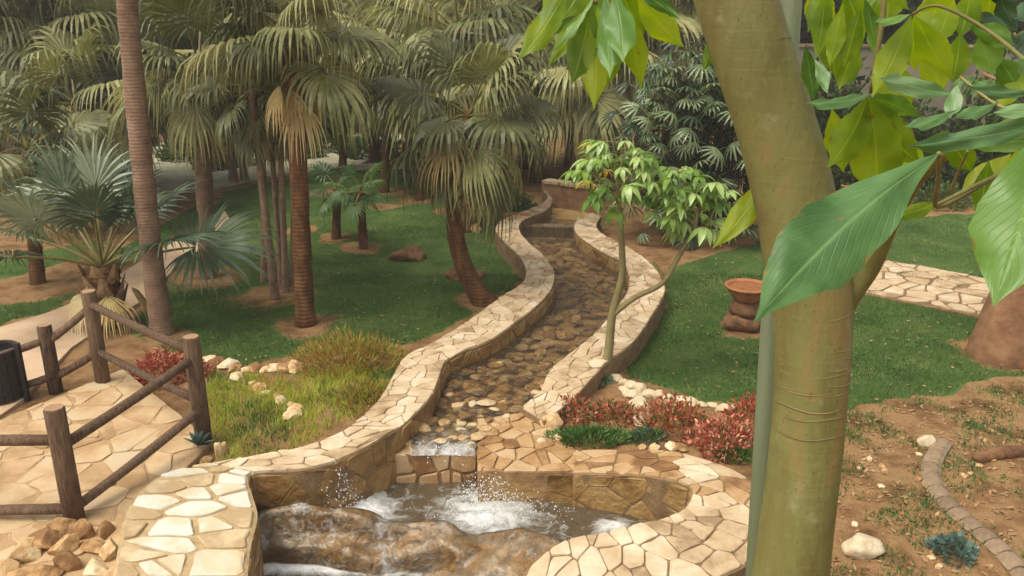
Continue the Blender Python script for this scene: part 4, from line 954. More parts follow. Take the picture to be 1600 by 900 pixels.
# yellow-green ground cover of the left bed
bp = pxpoly([(325,572),(420,580),(560,560),(625,560),(605,600),(560,655),(470,700),(345,722),(322,690),(318,620)], .1)
pts = scatter(60000, BED.x - 2.6, BED.x + 2.6, BED.y - 1.8, BED.y + 2.2)
ok = inside(bp, pts[:, 0], pts[:, 1]) & (rs.rand(len(pts)) < .55 + .45 * wob(pts[:, 0], pts[:, 1], 1.5)); pts = pts[ok]
wv_ = wob(pts[:, 0] + 3, pts[:, 1], 1.1) + rs.randn(len(pts)) * .35
mi = np.where(wv_ > .75, 2, np.where(wv_ > -.6, 0, 1))
blades('ground_cover', pts, .085, .006, 1.1, [M['lime_leaf'], M['bush_leaf'], M['dry_leaf']], mi, 'yellow-green low ground cover of the bed beside the terrace')
# leaf litter and pebbles of the bare soil, right
rb = pxpoly([(1300,650),(1480,612),(1900,570),(1900,1100),(1150,1100),(1180,900)])
pts = scatter(9000, 1.5, 9, 4.5, 10); pts = pts[inside(rb, pts[:, 0], pts[:, 1])]
mb = MB()
for x, y in pts[:1700]:
    z = gz(Vector((x, y, 0))); a = rnd.uniform(0, 6.28); L = rnd.uniform(.015, .05); d = Vector((math.cos(a), math.sin(a), rnd.uniform(-.15, .5))) * L; s = Vector((-math.sin(a), math.cos(a), rnd.uniform(-.3, .3))) * L * .4; p = Vector((x, y, z + .012))
    mb.face([p - d, p + s, p + d, p - s])
tag(mb.build('leaf_litter', M['litter']), label='dry fallen leaves on the bare soil', kind='stuff')
pts = pts[2600:4800]; keep = (wob(pts[:, 0], pts[:, 1], 1.9) > .05); blades('weeds', np.repeat(pts[keep], 9, 0) + rs.randn(keep.sum() * 9, 2) * .06, .05, .007, 1.2, [M['bush_leaf']], None, 'sparse green weeds on the bare soil')

# ------------------------------------------------------------------ rocks
RK = [0]
def rock(name, label, px, py, sx, sy, sz, m, group=None, parent=None, z=None, det=3, plane=.75):
    RK[0] += 1; q = G(px, py) if z is None else P(px, py, z)
    me_ = rock_mesh(name, M[m], sx, sy, sz, RK[0] * 1.37, det, plane=plane); o = link(name, me_, parent, q + UPZ * sz * .3, (0, 0, rnd.uniform(0, 6.28)))
    if parent is None: tag(o, label, 'rock', group)
    return o
o = rock('flat_rock', 'long flat brown rock lying on the lawn between the small palm and the curved palm', 638, 405, .42, .24, .2, 'rock_dark'); o.rotation_euler.z = .15
o = rock('flat_rock', 'brown rock half hidden behind the foot of the curved palm', 728, 434, .36, .25, .17, 'rock_dark'); o.rotation_euler.z = .2
rock('rock', 'small pale rock at the end of the wall beside the flowering bush', 742, 362, .2, .14, .16, 'rock')
rock('white_rock', 'rounded white stone at the corner of the paved shelf', 846, 695, .085, .07, .07, 'rock_white')
rock('rock', 'tan stone between the white stone and the green plants', 872, 690, .09, .08, .08, 'rock')
rock('rock', 'large tan boulder at the corner of the winding wall', 862, 668, .17, .13, .15, 'rock')
rock('pale_rock', 'egg-shaped pale stone on the bare soil beyond the kerb', 1447, 694, .125, .09, .085, 'rock_white')
rock('pale_rock', 'pale half-buried stone beside the big green trunk', 1345, 862, .2, .15, .13, 'rock_white')
rock('rock', 'brown stone edge below the basin rim beside the grey-green pole', 1135, 905, .2, .14, .15, 'rock_dark')
rock('rock', 'upright pinkish stone beside the fence post and agave', 346, 712, .09, .07, .14, 'rock')
rock('rock', 'small tan stone below the agave', 322, 722, .09, .06, .06, 'rock')
lgd = [(98,828,.11,.1,.12),(128,838,.15,.09,.1),(165,832,.12,.08,.09),(150,858,.2,.08,.08),(172,868,.13,.1,.13),(100,862,.15,.12,.1),(70,850,.17,.12,.1),(40,870,.16,.13,.12),(108,886,.14,.12,.1),(150,898,.16,.1,.09),(60,905,.22,.15,.11),(15,900,.16,.12,.1),(130,918,.15,.1,.1),(180,900,.1,.08,.08)]
for i, (a, b, sx, sy, sz) in enumerate(lgd):
    rock('rubble_rock', 'rough ochre rock in the loose heap between the near fence post and flagstone rim', a, b, sx, sy, sz, 'rock_ochre' if i % 4 else 'rock', 'rubble heap by the fence post', z=TZ, det=3, plane=.5)
for o in COL.objects:
    if o.name.startswith('rubble_rock'): o.data.polygons.foreach_set('use_smooth', [False] * len(o.data.polygons)); o.scale = (1.25, 1.25, 1.25)
# stone borders: rows of small stones that belong to one border
def border(label, pts, n, s, m):
    t = thing('stone_border', label, 'border'); c = catmull([G(a, b) for a, b in pts], 8)
    for i in range(n):
        q = c[int((len(c) - 1) * i / max(1, n - 1))]; sz = s * rnd.uniform(.6, 1.4); RK[0] += 1
        link('stone', rock_mesh('stone', M[m], sz * 1.2, sz * .8, sz * .6, RK[0], 2), t, q + Vector((rnd.uniform(-.04, .04), rnd.uniform(-.04, .04), sz * .25)), (0, 0, rnd.uniform(0, 6)))
border('row of pale stones edging the lawn above the yellow-green bed', [(318,566),(350,572),(392,580),(425,578),(450,580),(470,572),(560,562)], 17, .11, 'rock')
border('short diagonal row of stones through the yellow-green bed', [(372,590),(395,602),(418,615),(438,628),(455,640),(462,650)], 10, .09, 'rock')
border('row of whitish stones between the right lawn and the red plants', [(955,592),(985,602),(1010,615),(1050,625),(1095,634),(1140,640)], 20, .075, 'rock_white')
border('curving row of pale stones inside the red plants', [(978,612),(1000,630),(1005,650),(1000,665)], 7, .1, 'rock_white')
border('brown stones along the outer foot of the basin rim', [(1000,700),(1040,702),(1062,704)], 4, .09, 'rock')
# curved kerb and log on the bare soil
ke = thing('curved_kerb', 'curved grey-brown kerb of blocks on the bare soil', 'kerb')
kc = catmull([G(a, b) for a, b in ((1475,692),(1455,728),(1462,765),(1492,800),(1530,832),(1572,868),(1610,915))], 2)
for i in range(len(kc) - 1):
    a, b = kc[i], kc[i + 1]; mid = (a + b) / 2; an = math.atan2(b.y - a.y, b.x - a.x); mb = MB(); L = (b - a).length
    mb.tube([Vector((-L / 2 + .006, 0, 0)), Vector((-L / 2 + .02, 0, 0)), Vector((L / 2 - .02, 0, 0)), Vector((L / 2 - .006, 0, 0))], [.075, .09, .09, .075], 10)
    link('kerb_block', mb.mesh('kerb_block', M['kerb']), ke, mid + UPZ * .0, (0, 0, an), (1, 1.15, .75))
lg = D(0, 0, 5); a, b = G(1525, 722), G(1700, 690); mb = MB(); n = 8
mb.tube([lerp(a, b, i / n) + Vector((0, .03 * math.sin(i * 1.4), .04)) for i in range(n + 1)], [.06, .075, .08, .075, .08, .085, .08, .08, .07], 10, jit=.06)
tag(mb.build('fallen_log', M['rock_dark'], smooth=True), 'weathered brown log lying on the soil at the right edge', 'log')
# broken earth clods
for i in range(26):
    a, b = rnd.uniform(1330, 1600), rnd.uniform(680, 890)
    rock('clod', 'small clod of earth on the bare soil by the big trunk', a, b, rnd.uniform(.03, .06), rnd.uniform(.03, .05), rnd.uniform(.02, .04), 'rock', 'clods on the bare soil', det=1)

# ------------------------------------------------------------------ pots
def lathe(mb, prof, n=28, c=Vector((0, 0, 0)), mi=0): mb.quadstrip([[c + Vector((r * math.cos(2 * math.pi * k / n), r * math.sin(2 * math.pi * k / n), z)) for k in range(n)] for r, z in prof], True, mi)
def bowl(label, loc, R_, H_, group=None, name='terracotta_bowl'):
    t = thing(name, label, 'pot', loc, group); mb = MB()
    lathe(mb, [(.001, 0), (R_ * .5, 0), (R_ * .62, H_ * .2), (R_ * .85, H_ * .6), (R_ * .95, H_ * .85), (R_ * 1.02, H_ * .88), (R_ * 1.03, H_), (R_ * .95, H_), (R_ * .9, H_ * .84)]); mb.build('bowl', M['terracotta'], t, smooth=True)
    mb = MB(); lathe(mb, [(.001, H_ * .84), (R_ * .5, H_ * .87), (R_ * .92, H_ * .82)]); mb.build('soil', M['soil'], t, smooth=True); return t
q = G(1163, 512)
rk = rock('pedestal_rock', 'dark brown rock carrying the terracotta bowl', 1163, 512, .36, .3, .24, 'rock_dark'); rk.rotation_euler.z = .3; rk.location.z = .1
mb = MB(); lathe(mb, [(.001, .24), (.24, .24), (.26, .32), (.22, .42), (.2, .44), (.001, .44)], 14); st_ = mb.build('pedestal_stone', M['rock_dark'], smooth=True, loc=q); tag(st_, 'round dark stone between the bowl and its rock', 'stone')
bowl('wide shallow terracotta bowl standing on a dark rock on the right lawn', q + UPZ * .44, .34, .26)
q = G(1325, 312); bowl('small terracotta pot glimpsed between the leaf and the trunk', q, .26, .42, name='terracotta_pot')
q = G(1385, 316); bowl('terracotta pot at the far edge of the right lawn behind the leaves', q, .26, .36, name='terracotta_pot')

# ------------------------------------------------------------------ bottle tree on the right lawn
q = G(1572, 556); bt = thing('bottle_tree', 'swollen brown bottle-shaped trunk standing at the right edge of the lawn', 'tree', q)
prof = [(.50, -.1), (.52, .02), (.50, .15), (.46, .35), (.41, .6), (.36, .85), (.3, 1.1), (.24, 1.45), (.18, 2.0), (.13, 2.8), (.09, 3.6)]
mb = MB(); rows = []
for r_, z in prof: rows.append([Vector(((r_ * (1 + .05 * noise.noise(Vector((math.cos(6.283 * k / 24) * 2, math.sin(6.283 * k / 24) * 2, z * 2))))) * math.cos(6.283 * k / 24), r_ * math.sin(6.283 * k / 24), z)) for k in range(24)])
mb.quadstrip(rows, True); mb.build('trunk', M['bark_bottle'], bt, smooth=True)
def compound(m, n, L, seed, wd=.3):
    r = random.Random(seed); mb = MB()
    mb.tube([Vector((0, 0, 0)), Vector((.5 * L, 0, .12 * L)), Vector((1.0 * L, 0, .1 * L))], [.006, .005, .004], 4, False, 1)
    c = Vector((1.0 * L, 0, .1 * L))
    for i in range(n):
        a = lerp(-2.4, 2.4, i / (n - 1)) + r.uniform(-.1, .1); d = Vector((math.cos(a), math.sin(a), r.uniform(-.15, .1))); s = Vector((-math.sin(a), math.cos(a), 0)); LL = L * (.75 + .25 * math.cos(a)) * r.uniform(.85, 1.1); rows = []; p = c.copy(); dr = r.uniform(.18, .42)
        for k in range(6):
            f = k / 5; w_ = LL * wd * .5 * math.sin(math.pi * (.06 + .92 * f) ** .85) if k < 5 else .001
            rows.append([p - s * w_ + UPZ * w_ * .35, p.copy(), p + s * w_ + UPZ * w_ * .35]); d = (d - UPZ * dr).normalized(); p = p + d * LL / 5
        mb.quadstrip(rows)
    return mb.mesh('leaf', [m, M['petiole']], True)
CL = [compound(M['sap_leaf'], 7, .2, i, .34) for i in range(4)]; CY = compound(M['sap_yellow'], 6, .19, 9)
DL = [compound(M['bush_leaf'], 7, .26, 20 + i) for i in range(2)]
for i in range(7):
    a = i * .9; e = Vector((math.cos(a) * .9, math.sin(a) * .9, 3.9 + .25 * (i % 3))); mb = MB(); mb.tube([Vector((0, 0, 3.0 + .08 * i)), e * .5 + UPZ * 1.75, e], [.05, .035, .02], 6); lm_ = mb.build('limb', M['bark_bottle'], bt, smooth=True)
    for k in range(9): link('leaf', DL[k % 2], lm_, lerp(Vector((0, 0, 3.5)), e, .4 + .07 * k), (rnd.uniform(-.4, .4), rnd.uniform(-.3, .3), rnd.uniform(0, 6.28)), rnd.uniform(.8, 1.2))

# ------------------------------------------------------------------ sapling beside the stream
q = G(944, 592); dq = q.y; sp_ = thing('sapling', 'young tree with forked thin stem and glossy light green leaves beside the stream', 'tree', q)
def limb(pts, rads, name='stem', parent=sp_, o=q, m='bark_sapling'):
    c = catmull(pts, 6); n = len(c); rr = [float(np.interp(i / (n - 1), np.linspace(0, 1, len(rads)), rads)) for i in range(n)]
    mb = MB(); mb.tube([p - o for p in c], rr, 10); return mb.build(name, M[m], parent, smooth=True)
limb([D(940, 596, dq), D(950, 555, dq), D(957, 490, dq), D(972, 430, dq), D(970, 360, dq), D(966, 300, dq), D(962, 262, dq)], [.075, .062, .055, .045, .04, .03, .015], 'trunk')
limb([D(957, 492, dq), D(990, 466, dq - .05), D(1035, 442, dq - .1), D(1062, 398, dq - .1), D(1085, 358, dq - .1), D(1090, 325, dq - .1)], [.045, .038, .034, .03, .025, .015], 'branch')
limb([D(1037, 440, dq - .1), D(1031, 424, dq - .1), D(1020, 408, dq - .1)], [.026, .024, .02], 'branch')
limb([D(1085, 352, dq - .1), D(1060, 325, dq), D(1035, 305, dq)], [.02, .016, .01], 'branch')
limb([D(1082, 350, dq - .1), D(1108, 312, dq), D(1135, 315, dq)], [.02, .014, .008], 'branch')
limb([D(966, 310, dq), D(940, 285, dq), D(925, 262, dq)], [.02, .014, .008], 'branch')
limb([D(966, 300, dq), D(985, 270, dq), D(998, 240, dq)], [.02, .014, .008], 'branch')
sb = [o for o in sp_.children if o.name.startswith('trunk')] + [o for o in sp_.children if o.name.startswith('branch')]
def leaves(cx, cy, rx, ry, n, meshes, depth, spread, parent, o, s0=.8, s1=1.2, yellow=0):
    for i in range(n):
        a = rnd.uniform(0, 6.283); k = math.sqrt(rnd.random()); p = D(cx + rx * k * math.cos(a), cy + ry * k * math.sin(a), depth + rnd.uniform(-spread, spread))
        ctr = D(cx, cy + ry * .3, depth); d = p - ctr; az = math.atan2(d.y, d.x) + rnd.uniform(-.7, .7)
        me_ = CY if rnd.random() < yellow else rnd.choice(meshes)
        link('leaf', me_, parent, p - o - Vector((math.cos(az), math.sin(az), .1)) * .18, (rnd.uniform(-.25, .25), rnd.uniform(-.5, .15), az), rnd.uniform(s0, s1))
leaves(962, 285, 58, 50, 42, CL, dq, .45, sb[0], q, .9, 1.45, yellow=.08); leaves(960, 242, 42, 28, 18, CL, dq, .3, sb[0], q, .9, 1.4, yellow=.08)
leaves(1060, 310, 48, 46, 28, CL, dq, .4, sb[1], q, .9, 1.45); leaves(1098, 330, 50, 48, 30, CL, dq, .4, sb[1], q, .9, 1.45); leaves(1050, 285, 30, 20, 14, CL, dq, .3, sb[1], q, .9, 1.4)

# ------------------------------------------------------------------ lady palm thicket
q = G(1105, 388) + Vector((0, 1.0, 0)); lp = thing('lady_palm', 'tall dark thicket of lady palm with many small fans behind the sapling', 'palm', q)
def minifan(seed):
    r = random.Random(seed); mb = MB(); mb.tube([Vector((0, 0, 0)), Vector((.16, 0, .06)), Vector((.3, 0, .06))], [.006, .005, .004], 4, False, 1); c = Vector((.3, 0, .06))
    for i in range(9):
        a = lerp(-1.75, 1.75, i / 8); d = Vector((math.cos(a), math.sin(a), .05)); s = Vector((-math.sin(a), math.cos(a), 0)); L = r.uniform(.3, .38); p = c.copy(); rows = []
        for k in range(5):
            f = k / 4; w_ = .022 * (1 - .75 * abs(f - .45)) if k < 4 else .006
            if k == 0: w_ = .008
            rows.append([p - s * w_, p + UPZ * -.006, p + s * w_]); d = (d - UPZ * .3).normalized(); p = p + d * L / 4
        mb.quadstrip(rows)
    return mb.mesh('leaf', [M['rhapis'], M['petiole']])
MF = [minifan(i) for i in range(4)]
for i in range(290):
    a = rnd.uniform(math.pi, 2 * math.pi) if rnd.random() < .8 else rnd.uniform(0, math.pi); z = lerp(.25, 4.0, rnd.random() ** .85); rr = 1.75 * math.sqrt(max(.05, 1 - ((z - 1.7) / 2.4) ** 2)) * rnd.uniform(.65, 1.05)
    link('leaf', rnd.choice(MF), lp, (rr * math.cos(a), rr * .75 * math.sin(a), z), (rnd.uniform(-.7, .7), rnd.uniform(-.7, .6), a + rnd.uniform(-1.1, 1.1)), rnd.uniform(.7, 1.25))
for i in range(16):
    a = rnd.uniform(0, 6.28); k = rnd.random() * 1.1; mb = MB(); b_ = Vector((k * math.cos(a), k * math.sin(a) * .7, -.05)); mb.tube([b_, b_ * 1.1 + UPZ * 1.6, b_ * 1.2 + UPZ * 3.3], [.025, .022, .015], 6); mb.build('stem', M['bark_dark'], lp)
mb = MB(); r = random.Random(4)
for i in range(2600):
    d = Vector((r.gauss(0, 1), r.gauss(0, 1), r.gauss(0, 1))).normalized() * r.random() ** .4; p = Vector((d.x * 1.5, d.y * .9, 1.8 + d.z * 1.85)); a = Vector((r.gauss(0, 1), r.gauss(0, 1), r.gauss(0, 1))).normalized(); b = a.cross(Vector((1, .3, .2))).normalized(); mb.face([p - a * .16, p + b * .04, p + a * .16, p - b * .04])
mb.build('inner_foliage', M['tree_leaf'], lp)['kind'] = 'stuff'

# ------------------------------------------------------------------ big foreground tree
TD = 2.5
q = Vector((D(1228, 900, TD).x, TD, 0)); ft = thing('broadleaf_tree', 'smooth olive-green trunk with large bright leaves close to the viewer', 'tree', q)
axis = [(1205,1500,90),(1212,1200,80),(1218,1030,74),(1234,900,68),(1252,760,64),(1264,640,63),(1270,540,65),(1268,460,69),(1258,400,66),(1245,330,62),(1226,250,62),(1204,170,60),(1178,90,60),(1150,0,60),(1122,-90,60),(1095,-200,60),(1075,-330,52)]
pts = [D(a, b, TD + .0003 * (450 - b)) - q for a, b, _ in axis]; pts[0].z = -.1; pts[0].x = pts[1].x - .02; pts[0].y = pts[1].y
rad = [c / FPX * (TD * 1.02) * (.93 if b > 430 else 1) for a, b, c in axis]
cc = catmull([Vector((p.x, p.y, p.z)) for p in pts], 8); n = len(cc)
rr = [float(np.interp(i / 8, range(len(rad)), rad)) for i in range(n)]
mb = MB(); mb.tube(cc, rr, 32)
for i, v in enumerate(mb.v):
    d = noise.noise(Vector(v) * 3) * .006; mb.v[i] = (v[0] + d, v[1] + d, v[2])
tr_o = mb.build('trunk', M['bark_green'], ft, smooth=True)
# raised scar rings on the bark
for y_, k in ((490, .8), (500, 1.1), (512, 1.3), (521, .9), (530, 1.2), (541, 1.5), (549, .9), (558, 1.2), (567, 1.4), (576, 1), (586, 1.3), (596, .9), (610, 1.2), (624, .7), (655, .5), (78, .5)):
    i = min(range(n), key=lambda j: abs(cc[j].z + q.z - D(1260, y_, TD).z)); mb = MB(); c = cc[i]; t = (cc[min(n - 1, i + 1)] - cc[i - 1]).normalized(); u = t.cross(Vector((0, 1, 0))).normalized(); w_ = t.cross(u); ring = []
    a0, a1 = rnd.uniform(.0, .6), rnd.uniform(1.7, 3.1)
    if w_.y > 0: w_ = -w_
    for j in range(22):
        a = lerp(a0, a1, j / 21); ring.append(c + (u * math.cos(a) + w_ * math.sin(a)) * rr[i] * 1.002 + t * (.006 * math.sin(a * 3 + y_)))
    mb.tube(ring, [.0019 * k * math.sin(math.pi * (j + .5) / 22) + .0008 for j in range(22)], 5); mb.build('bark_ring', M['bark_ring'], tr_o, smooth=True)
TW = []
def br(pts, rads, name='branch', m='bark_green'):
    c = [D(*p) for p in pts]; o = limb(c, rads, name, ft, q, m); TW.append((o, c)); return o
br([(1292, 510, 2.5), (1330, 455, 2.48), (1362, 412, 2.45), (1392, 345, 2.35), (1430, 285, 2.2), (1475, 245, 2.1), (1560, 200, 1.9), (1660, 150, 1.8)], [.05, .04, .032, .026, .02, .014, .01, .01])
br([(1568, 268, 1.8), (1500, 308, 1.75), (1463, 322, 1.7), (1466, 280, 1.5), (1467, 240, 1.3)], [.005, .005, .005, .004, .004], 'twig', 'bark_green')
br([(1460, 322, 1.7), (1520, 292, 1.75), (1568, 268, 1.8), (1640, 215, 1.8)], [.004, .0045, .005, .006], 'twig', 'bark_green')
br([(1485, 300, 1.9), (1500, 262, 1.85), (1512, 236, 1.8)], [.004, .003, .003], 'twig', 'petiole')
br([(1660, 150, 1.8), (1560, 60, 1.9), (1470, 10, 1.95), (1425, 22, 2.0)], [.006, .0045, .0035, .003], 'twig', 'bark_green')
br([(1130, -60, 2.4), (1300, -90, 2.2), (1380, -40, 2.1), (1360, 146, 2.1)], [.02, .012, .008, .004], 'twig', 'petiole')
br([(1120, -80, 2.45), (1020, -60, 2.0), (940, -25, 1.75), (930, 5, 1.7)], [.02, .012, .008, .005], 'twig', 'petiole')
br([(1500, 120, 1.95), (1560, 165, 1.85), (1640, 190, 1.8)], [.003, .004, .006], 'twig', 'petiole')
def leaflet(b, t, dist_b, dist_t, wpx, m, sag=0, sidec=0, face=0.0, seed=0, fold=.18, wave=1.0):
    """broad leaf from base pixel b to tip pixel t; sag bows the midrib, face turns the blade about it"""
    r = random.Random(seed); B = D(b[0], b[1], dist_b); T = D(t[0], t[1], dist_t); ax = (T - B); L = ax.length; ax.normalize()
    md = (dist_b + dist_t) / 2; W = wpx / FPX * md * (1.06 if wpx > 100 else .86)
    view = ((B + T) / 2 - EYE).normalized(); side = ax.cross(view).normalized(); nrm = side.cross(ax).normalized()
    Mr = Matrix.Rotation(face, 3, ax); side = Mr @ side; nrm = Mr @ nrm
    C = (B + T) / 2 + nrm * sag * L + side * sidec * L; mb = MB(); nr, nc = 16, 9; uv = []
    for i in range(nr):
        f = i / (nr - 1); p = bez(B, C, T, f); tg = (bez(B, C, T, min(1, f + .02)) - bez(B, C, T, max(0, f - .02))).normalized(); s = nrm.cross(tg).normalized(); nn = tg.cross(s).normalized()
        w_ = W * .5 * (math.sin(math.pi * f ** 1.12) ** 1.05 if 0 < f < 1 else 0) * (1 - .4 * sstep(.78, .97, f)) * (1 + .05 * math.sin(f * 19 + seed) + .03 * math.sin(f * 41 + seed * 3)) + .0006
        for j in range(nc):
            v = lerp(-1, 1, j / (nc - 1)); e = abs(v)
            ripple = wave * (.022 * L * e ** 2 * math.sin(f * 13 + v * 2 + seed) + .011 * L * math.sin(f * 27 + seed * 2) * e + .012 * L * math.sin(f * 9 + v * 4 + seed))
            mb.v.append(tuple(p + s * w_ * v + nn * (fold * w_ * e + ripple * min(1, w_ / (W * .3))) - q)); uv.append((f, .5 + v / 2))
    for i in range(nr - 1):
        for j in range(nc - 1): a_ = i * nc + j; mb.f.append((a_, a_ + 1, a_ + nc + 1, a_ + nc)); mb.m.append(0)
    me_ = mb.mesh('leaf', M[m], True); ul = me_.uv_layers.new(name='UVMap')
    for lp_ in me_.loops: ul.data[lp_.index].uv = uv[lp_.vertex_index]
    near = min(TW, key=lambda t_: min((p - B).length for p in t_[1]))[0]
    return link('leaf', me_, near)
LV = [ # base, tip, depth base, depth tip, width, material, sag, side bow, face
 ((890,-25),(808,94),1.65,1.6,46,'leaf_lime',.05,.06,.2), ((930,-10),(856,86),1.7,1.65,20,'leaf_mid',.1,0,1.0), ((930,5),(856,104),1.72,1.72,34,'leaf_lime',.05,-.05,.3),
 ((925,0),(893,132),1.7,1.66,54,'leaf_lime',.06,.04,.1), ((935,10),(928,172),1.7,1.64,50,'leaf_lime',.05,0,-.2), ((945,-10),(953,122),1.68,1.6,46,'leaf_mid',.06,0,.3),
 ((960,-15),(973,97),1.66,1.58,52,'leaf_mid',.05,.05,-.1), ((965,0),(1002,138),1.74,1.76,44,'leaf_lime',.03,.06,.2), ((995,-12),(1068,73),1.7,1.72,50,'leaf_lime',.06,-.08,.1),
 ((985,-20),(1062,30),1.66,1.6,30,'leaf_mid',.1,0,.6), ((900,-30),(860,60),1.78,1.8,40,'leaf_mid',.05,0,.2), ((940,-20),(915,70),1.8,1.82,60,'leaf_mid',.05,0,0), ((960,-30),(1005,60),1.84,1.88,58,'leaf_lime',.05,0,.2), ((920,-40),(880,30),1.8,1.75,50,'leaf_lime',.05,0,0), ((1000,-40),(1045,20),1.8,1.8,40,'leaf_mid',.05,0,.2),
 # left of the trunk
 ((1205,262),(1113,388),2.75,2.7,46,'leaf_lime',.05,.08,.2), ((1125,40),(1098,112),2.75,2.75,24,'leaf_lime',.05,0,.2),
 # hanging group under (1360,146)
 ((1362,145),(1260,160),2.1,2.05,30,'leaf_pale',.1,.06,.75), ((1356,150),(1292,262),2.1,2.15,64,'leaf_lime',.05,.1,.2), ((1358,152),(1368,318),2.1,2.12,92,'leaf_lime',.04,.06,0), ((1362,150),(1440,258),2.1,2.15,70,'leaf_lime',.05,-.12,-.2), ((1364,146),(1440,182),2.1,2.18,36,'leaf_mid',.06,-.05,.2),
 # group under (1425,24)
 ((1424,24),(1362,152),2.0,2.0,54,'leaf_lime',.05,.05,.1), ((1430,24),(1490,124),2.0,2.02,52,'leaf_lime',.05,-.06,.1), ((1422,22),(1366,34),2.0,1.95,20,'leaf_mid',.1,0,.8), ((1432,18),(1500,-10),2.0,1.95,34,'leaf_lime',.08,0,.4), ((1428,26),(1430,112),2.05,2.1,44,'leaf_lime',.04,0,0), ((1420,15),(1380,-30),2.0,2.0,30,'leaf_lime',.05,0,.3),
 ((1500,50),(1488,130),2.05,2.05,44,'leaf_lime',.05,.03,.2), ((1530,55),(1552,116),2.1,2.1,52,'leaf_mid',.05,0,.2), ((1515,40),(1585,70),2.1,2.05,40,'leaf_mid',.08,0,.3), ((1490,-5),(1462,70),2.15,2.15,44,'leaf_lime',.05,0,.2), ((1520,-20),(1500,60),2.2,2.2,46,'leaf_lime',.05,0,.2),
 # group at the top, right of the trunk
 ((1290,-20),(1275,92),2.3,2.3,34,'leaf_lime',.05,.03,.2), ((1318,5),(1296,104),2.2,2.2,32,'leaf_lime',.05,-.03,.2), ((1345,15),(1318,106),2.2,2.2,40,'leaf_lime',.05,0,-.2), ((1350,-5),(1368,92),2.2,2.2,28,'leaf_mid',.06,.04,.5), ((1320,-20),(1350,60),2.3,2.3,50,'leaf_lime',.05,0,.1), ((1300,-30),(1262,50),2.35,2.35,40,'leaf_lime',.05,0,.2), ((1390,-25),(1385,40),2.2,2.2,44,'leaf_lime',.05,0,.2), ((1272,92),(1292,146),2.2,2.15,24,'leaf_pale',.08,.05,.4), ((1258,70),(1272,160),2.4,2.4,30,'leaf_mid',.05,0,.2),
 # pale leaves seen from above at mid right
 ((1498,150),(1374,122),1.9,1.8,40,'leaf_pale',.12,-.06,.5), ((1495,132),(1484,184),1.88,1.84,30,'leaf_pale',.05,0,.3), ((1495,172),(1412,198),1.8,1.75,26,'leaf_pale',.08,.04,.5), ((1630,142),(1508,132),1.75,1.7,24,'leaf_pale',.1,.05,.5), ((1560,160),(1490,184),1.85,1.8,26,'leaf_pale',.1,0,.5), ((1640,168),(1552,176),1.7,1.68,30,'leaf_pale',.06,0,.4),
 ((1660,182),(1416,228),1.5,1.35,44,'leaf_pale',.06,.02,.35), ((1650,215),(1505,218),1.75,1.7,40,'leaf_mid',.06,.03,.3), ((1640,130),(1590,90),1.7,1.7,34,'leaf_pale',.08,0,.3),
 # the two big near leaves
 ((1467,240),(1178,504),1.3,1.08,124,'leaf_big',.03,-.07,.12), ((1630,190),(1552,478),1.2,1.12,132,'leaf_mid',.08,.03,.15),
 # backlit leaves low right
 ((1545,250),(1528,345),1.85,1.85,40,'leaf_lime',.05,0,.2), ((1470,315),(1400,340),1.85,1.8,30,'leaf_lime',.05,0,.3), ((1580,240),(1500,300),1.9,1.9,46,'leaf_lime',.05,.05,.2), ((1480,215),(1520,270),1.95,1.95,46,'leaf_lime',.05,0,.2),
 ((1400,-40),(1330,40),2.4,2.4,60,'leaf_lime',.05,0,.2), ((1480,-30),(1440,70),2.4,2.4,60,'leaf_lime',.05,0,.1), ((1550,-40),(1540,60),2.4,2.45,56,'leaf_lime',.05,0,.1), ((1560,90),(1600,150),2.3,2.3,50,'leaf_mid',.05,0,.1), ((1600,100),(1560,170),2.3,2.3,40,'leaf_lime',.05,0,.2), ((1340,60),(1310,140),2.5,2.5,44,'leaf_lime',.05,0,.2), ((1400,90),(1400,190),2.5,2.5,60,'leaf_lime',.05,0,.1), ((1290,40),(1306,120),2.5,2.5,40,'leaf_lime',.05,0,.2), ((1450,60),(1470,150),2.4,2.4,50,'leaf_lime',.05,0,.1), ((1300,170),(1318,270),2.45,2.45,50,'leaf_lime',.05,0,.2), ((1420,200),(1410,290),2.3,2.3,56,'leaf_lime',.05,0,.1), ((1270,-30),(1290,60),2.5,2.5,50,'leaf_lime',.05,0,.1), ((1600,220),(1580,330),2.0,2.0,60,'leaf_lime',.05,0,.1),
 ((905,-40),(845,40),1.9,1.9,50,'leaf_lime',.05,0,.2), ((950,-20),(985,70),1.9,1.9,50,'leaf_lime',.05,0,.1), ((915,-10),(905,110),1.85,1.85,44,'leaf_lime',.05,0,.1), ((970,10),(945,140),1.85,1.85,44,'leaf_lime',.05,0,.1),
 # dark cluster in the top right corner
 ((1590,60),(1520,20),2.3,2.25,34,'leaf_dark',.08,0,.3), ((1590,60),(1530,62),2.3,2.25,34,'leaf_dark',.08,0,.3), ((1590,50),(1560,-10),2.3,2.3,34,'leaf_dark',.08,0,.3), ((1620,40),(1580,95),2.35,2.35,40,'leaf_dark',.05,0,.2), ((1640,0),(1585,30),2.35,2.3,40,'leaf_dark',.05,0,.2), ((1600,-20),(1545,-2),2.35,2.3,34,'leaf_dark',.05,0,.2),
]
for i, (b, t, db, dt, wp, m, sg, sc_, fc_) in enumerate(LV): leaflet(b, t, db, dt, wp, m, sg, sc_, fc_, i + 1)

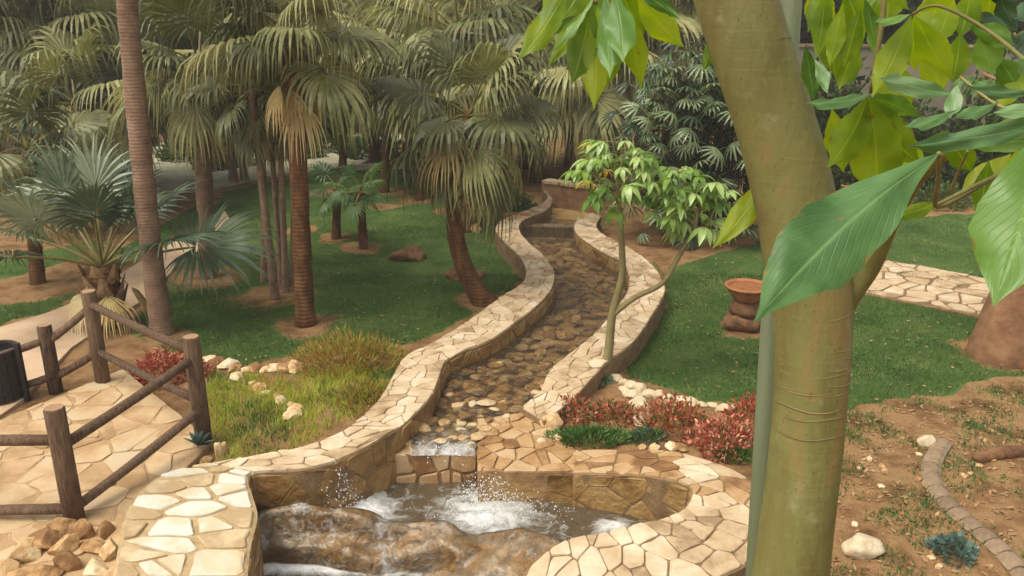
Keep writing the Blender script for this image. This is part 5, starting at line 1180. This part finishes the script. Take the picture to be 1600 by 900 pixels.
# support pole behind the trunk
a = D(1184, 900, 2.95); q2 = Vector((a.x, 2.95, 0)); mb = MB(); zt = D(1240, -60, 2.95)
mb.tube([Vector((0, 0, -.1)), Vector((0, 0, 2.0)), Vector((zt.x - a.x, 0, zt.z))], [.037, .037, .036], 18)
tag(mb.build('support_pole', M['pole'], smooth=True, loc=q2), 'straight grey-green support pole standing behind the big trunk', 'pole')

# ------------------------------------------------------------------ light haze in the air
mb = MB(); mb.box((0, 23, 4.6), 90, 62, 12.6)
hzm = bpy.data.materials.new('haze'); hzm.use_nodes = True; t = hzm.node_tree; t.nodes.clear()
o_ = t.nodes.new('ShaderNodeOutputMaterial'); pv = t.nodes.new('ShaderNodeVolumePrincipled')
pv.inputs['Color'].default_value = (1, .97, .9, 1); pv.inputs['Density'].default_value = HAZE; pv.inputs['Anisotropy'].default_value = .2
t.links.new(pv.outputs[0], o_.inputs['Volume'])
tag(mb.build('haze', hzm), label='thin pale haze in the garden air', kind='stuff')
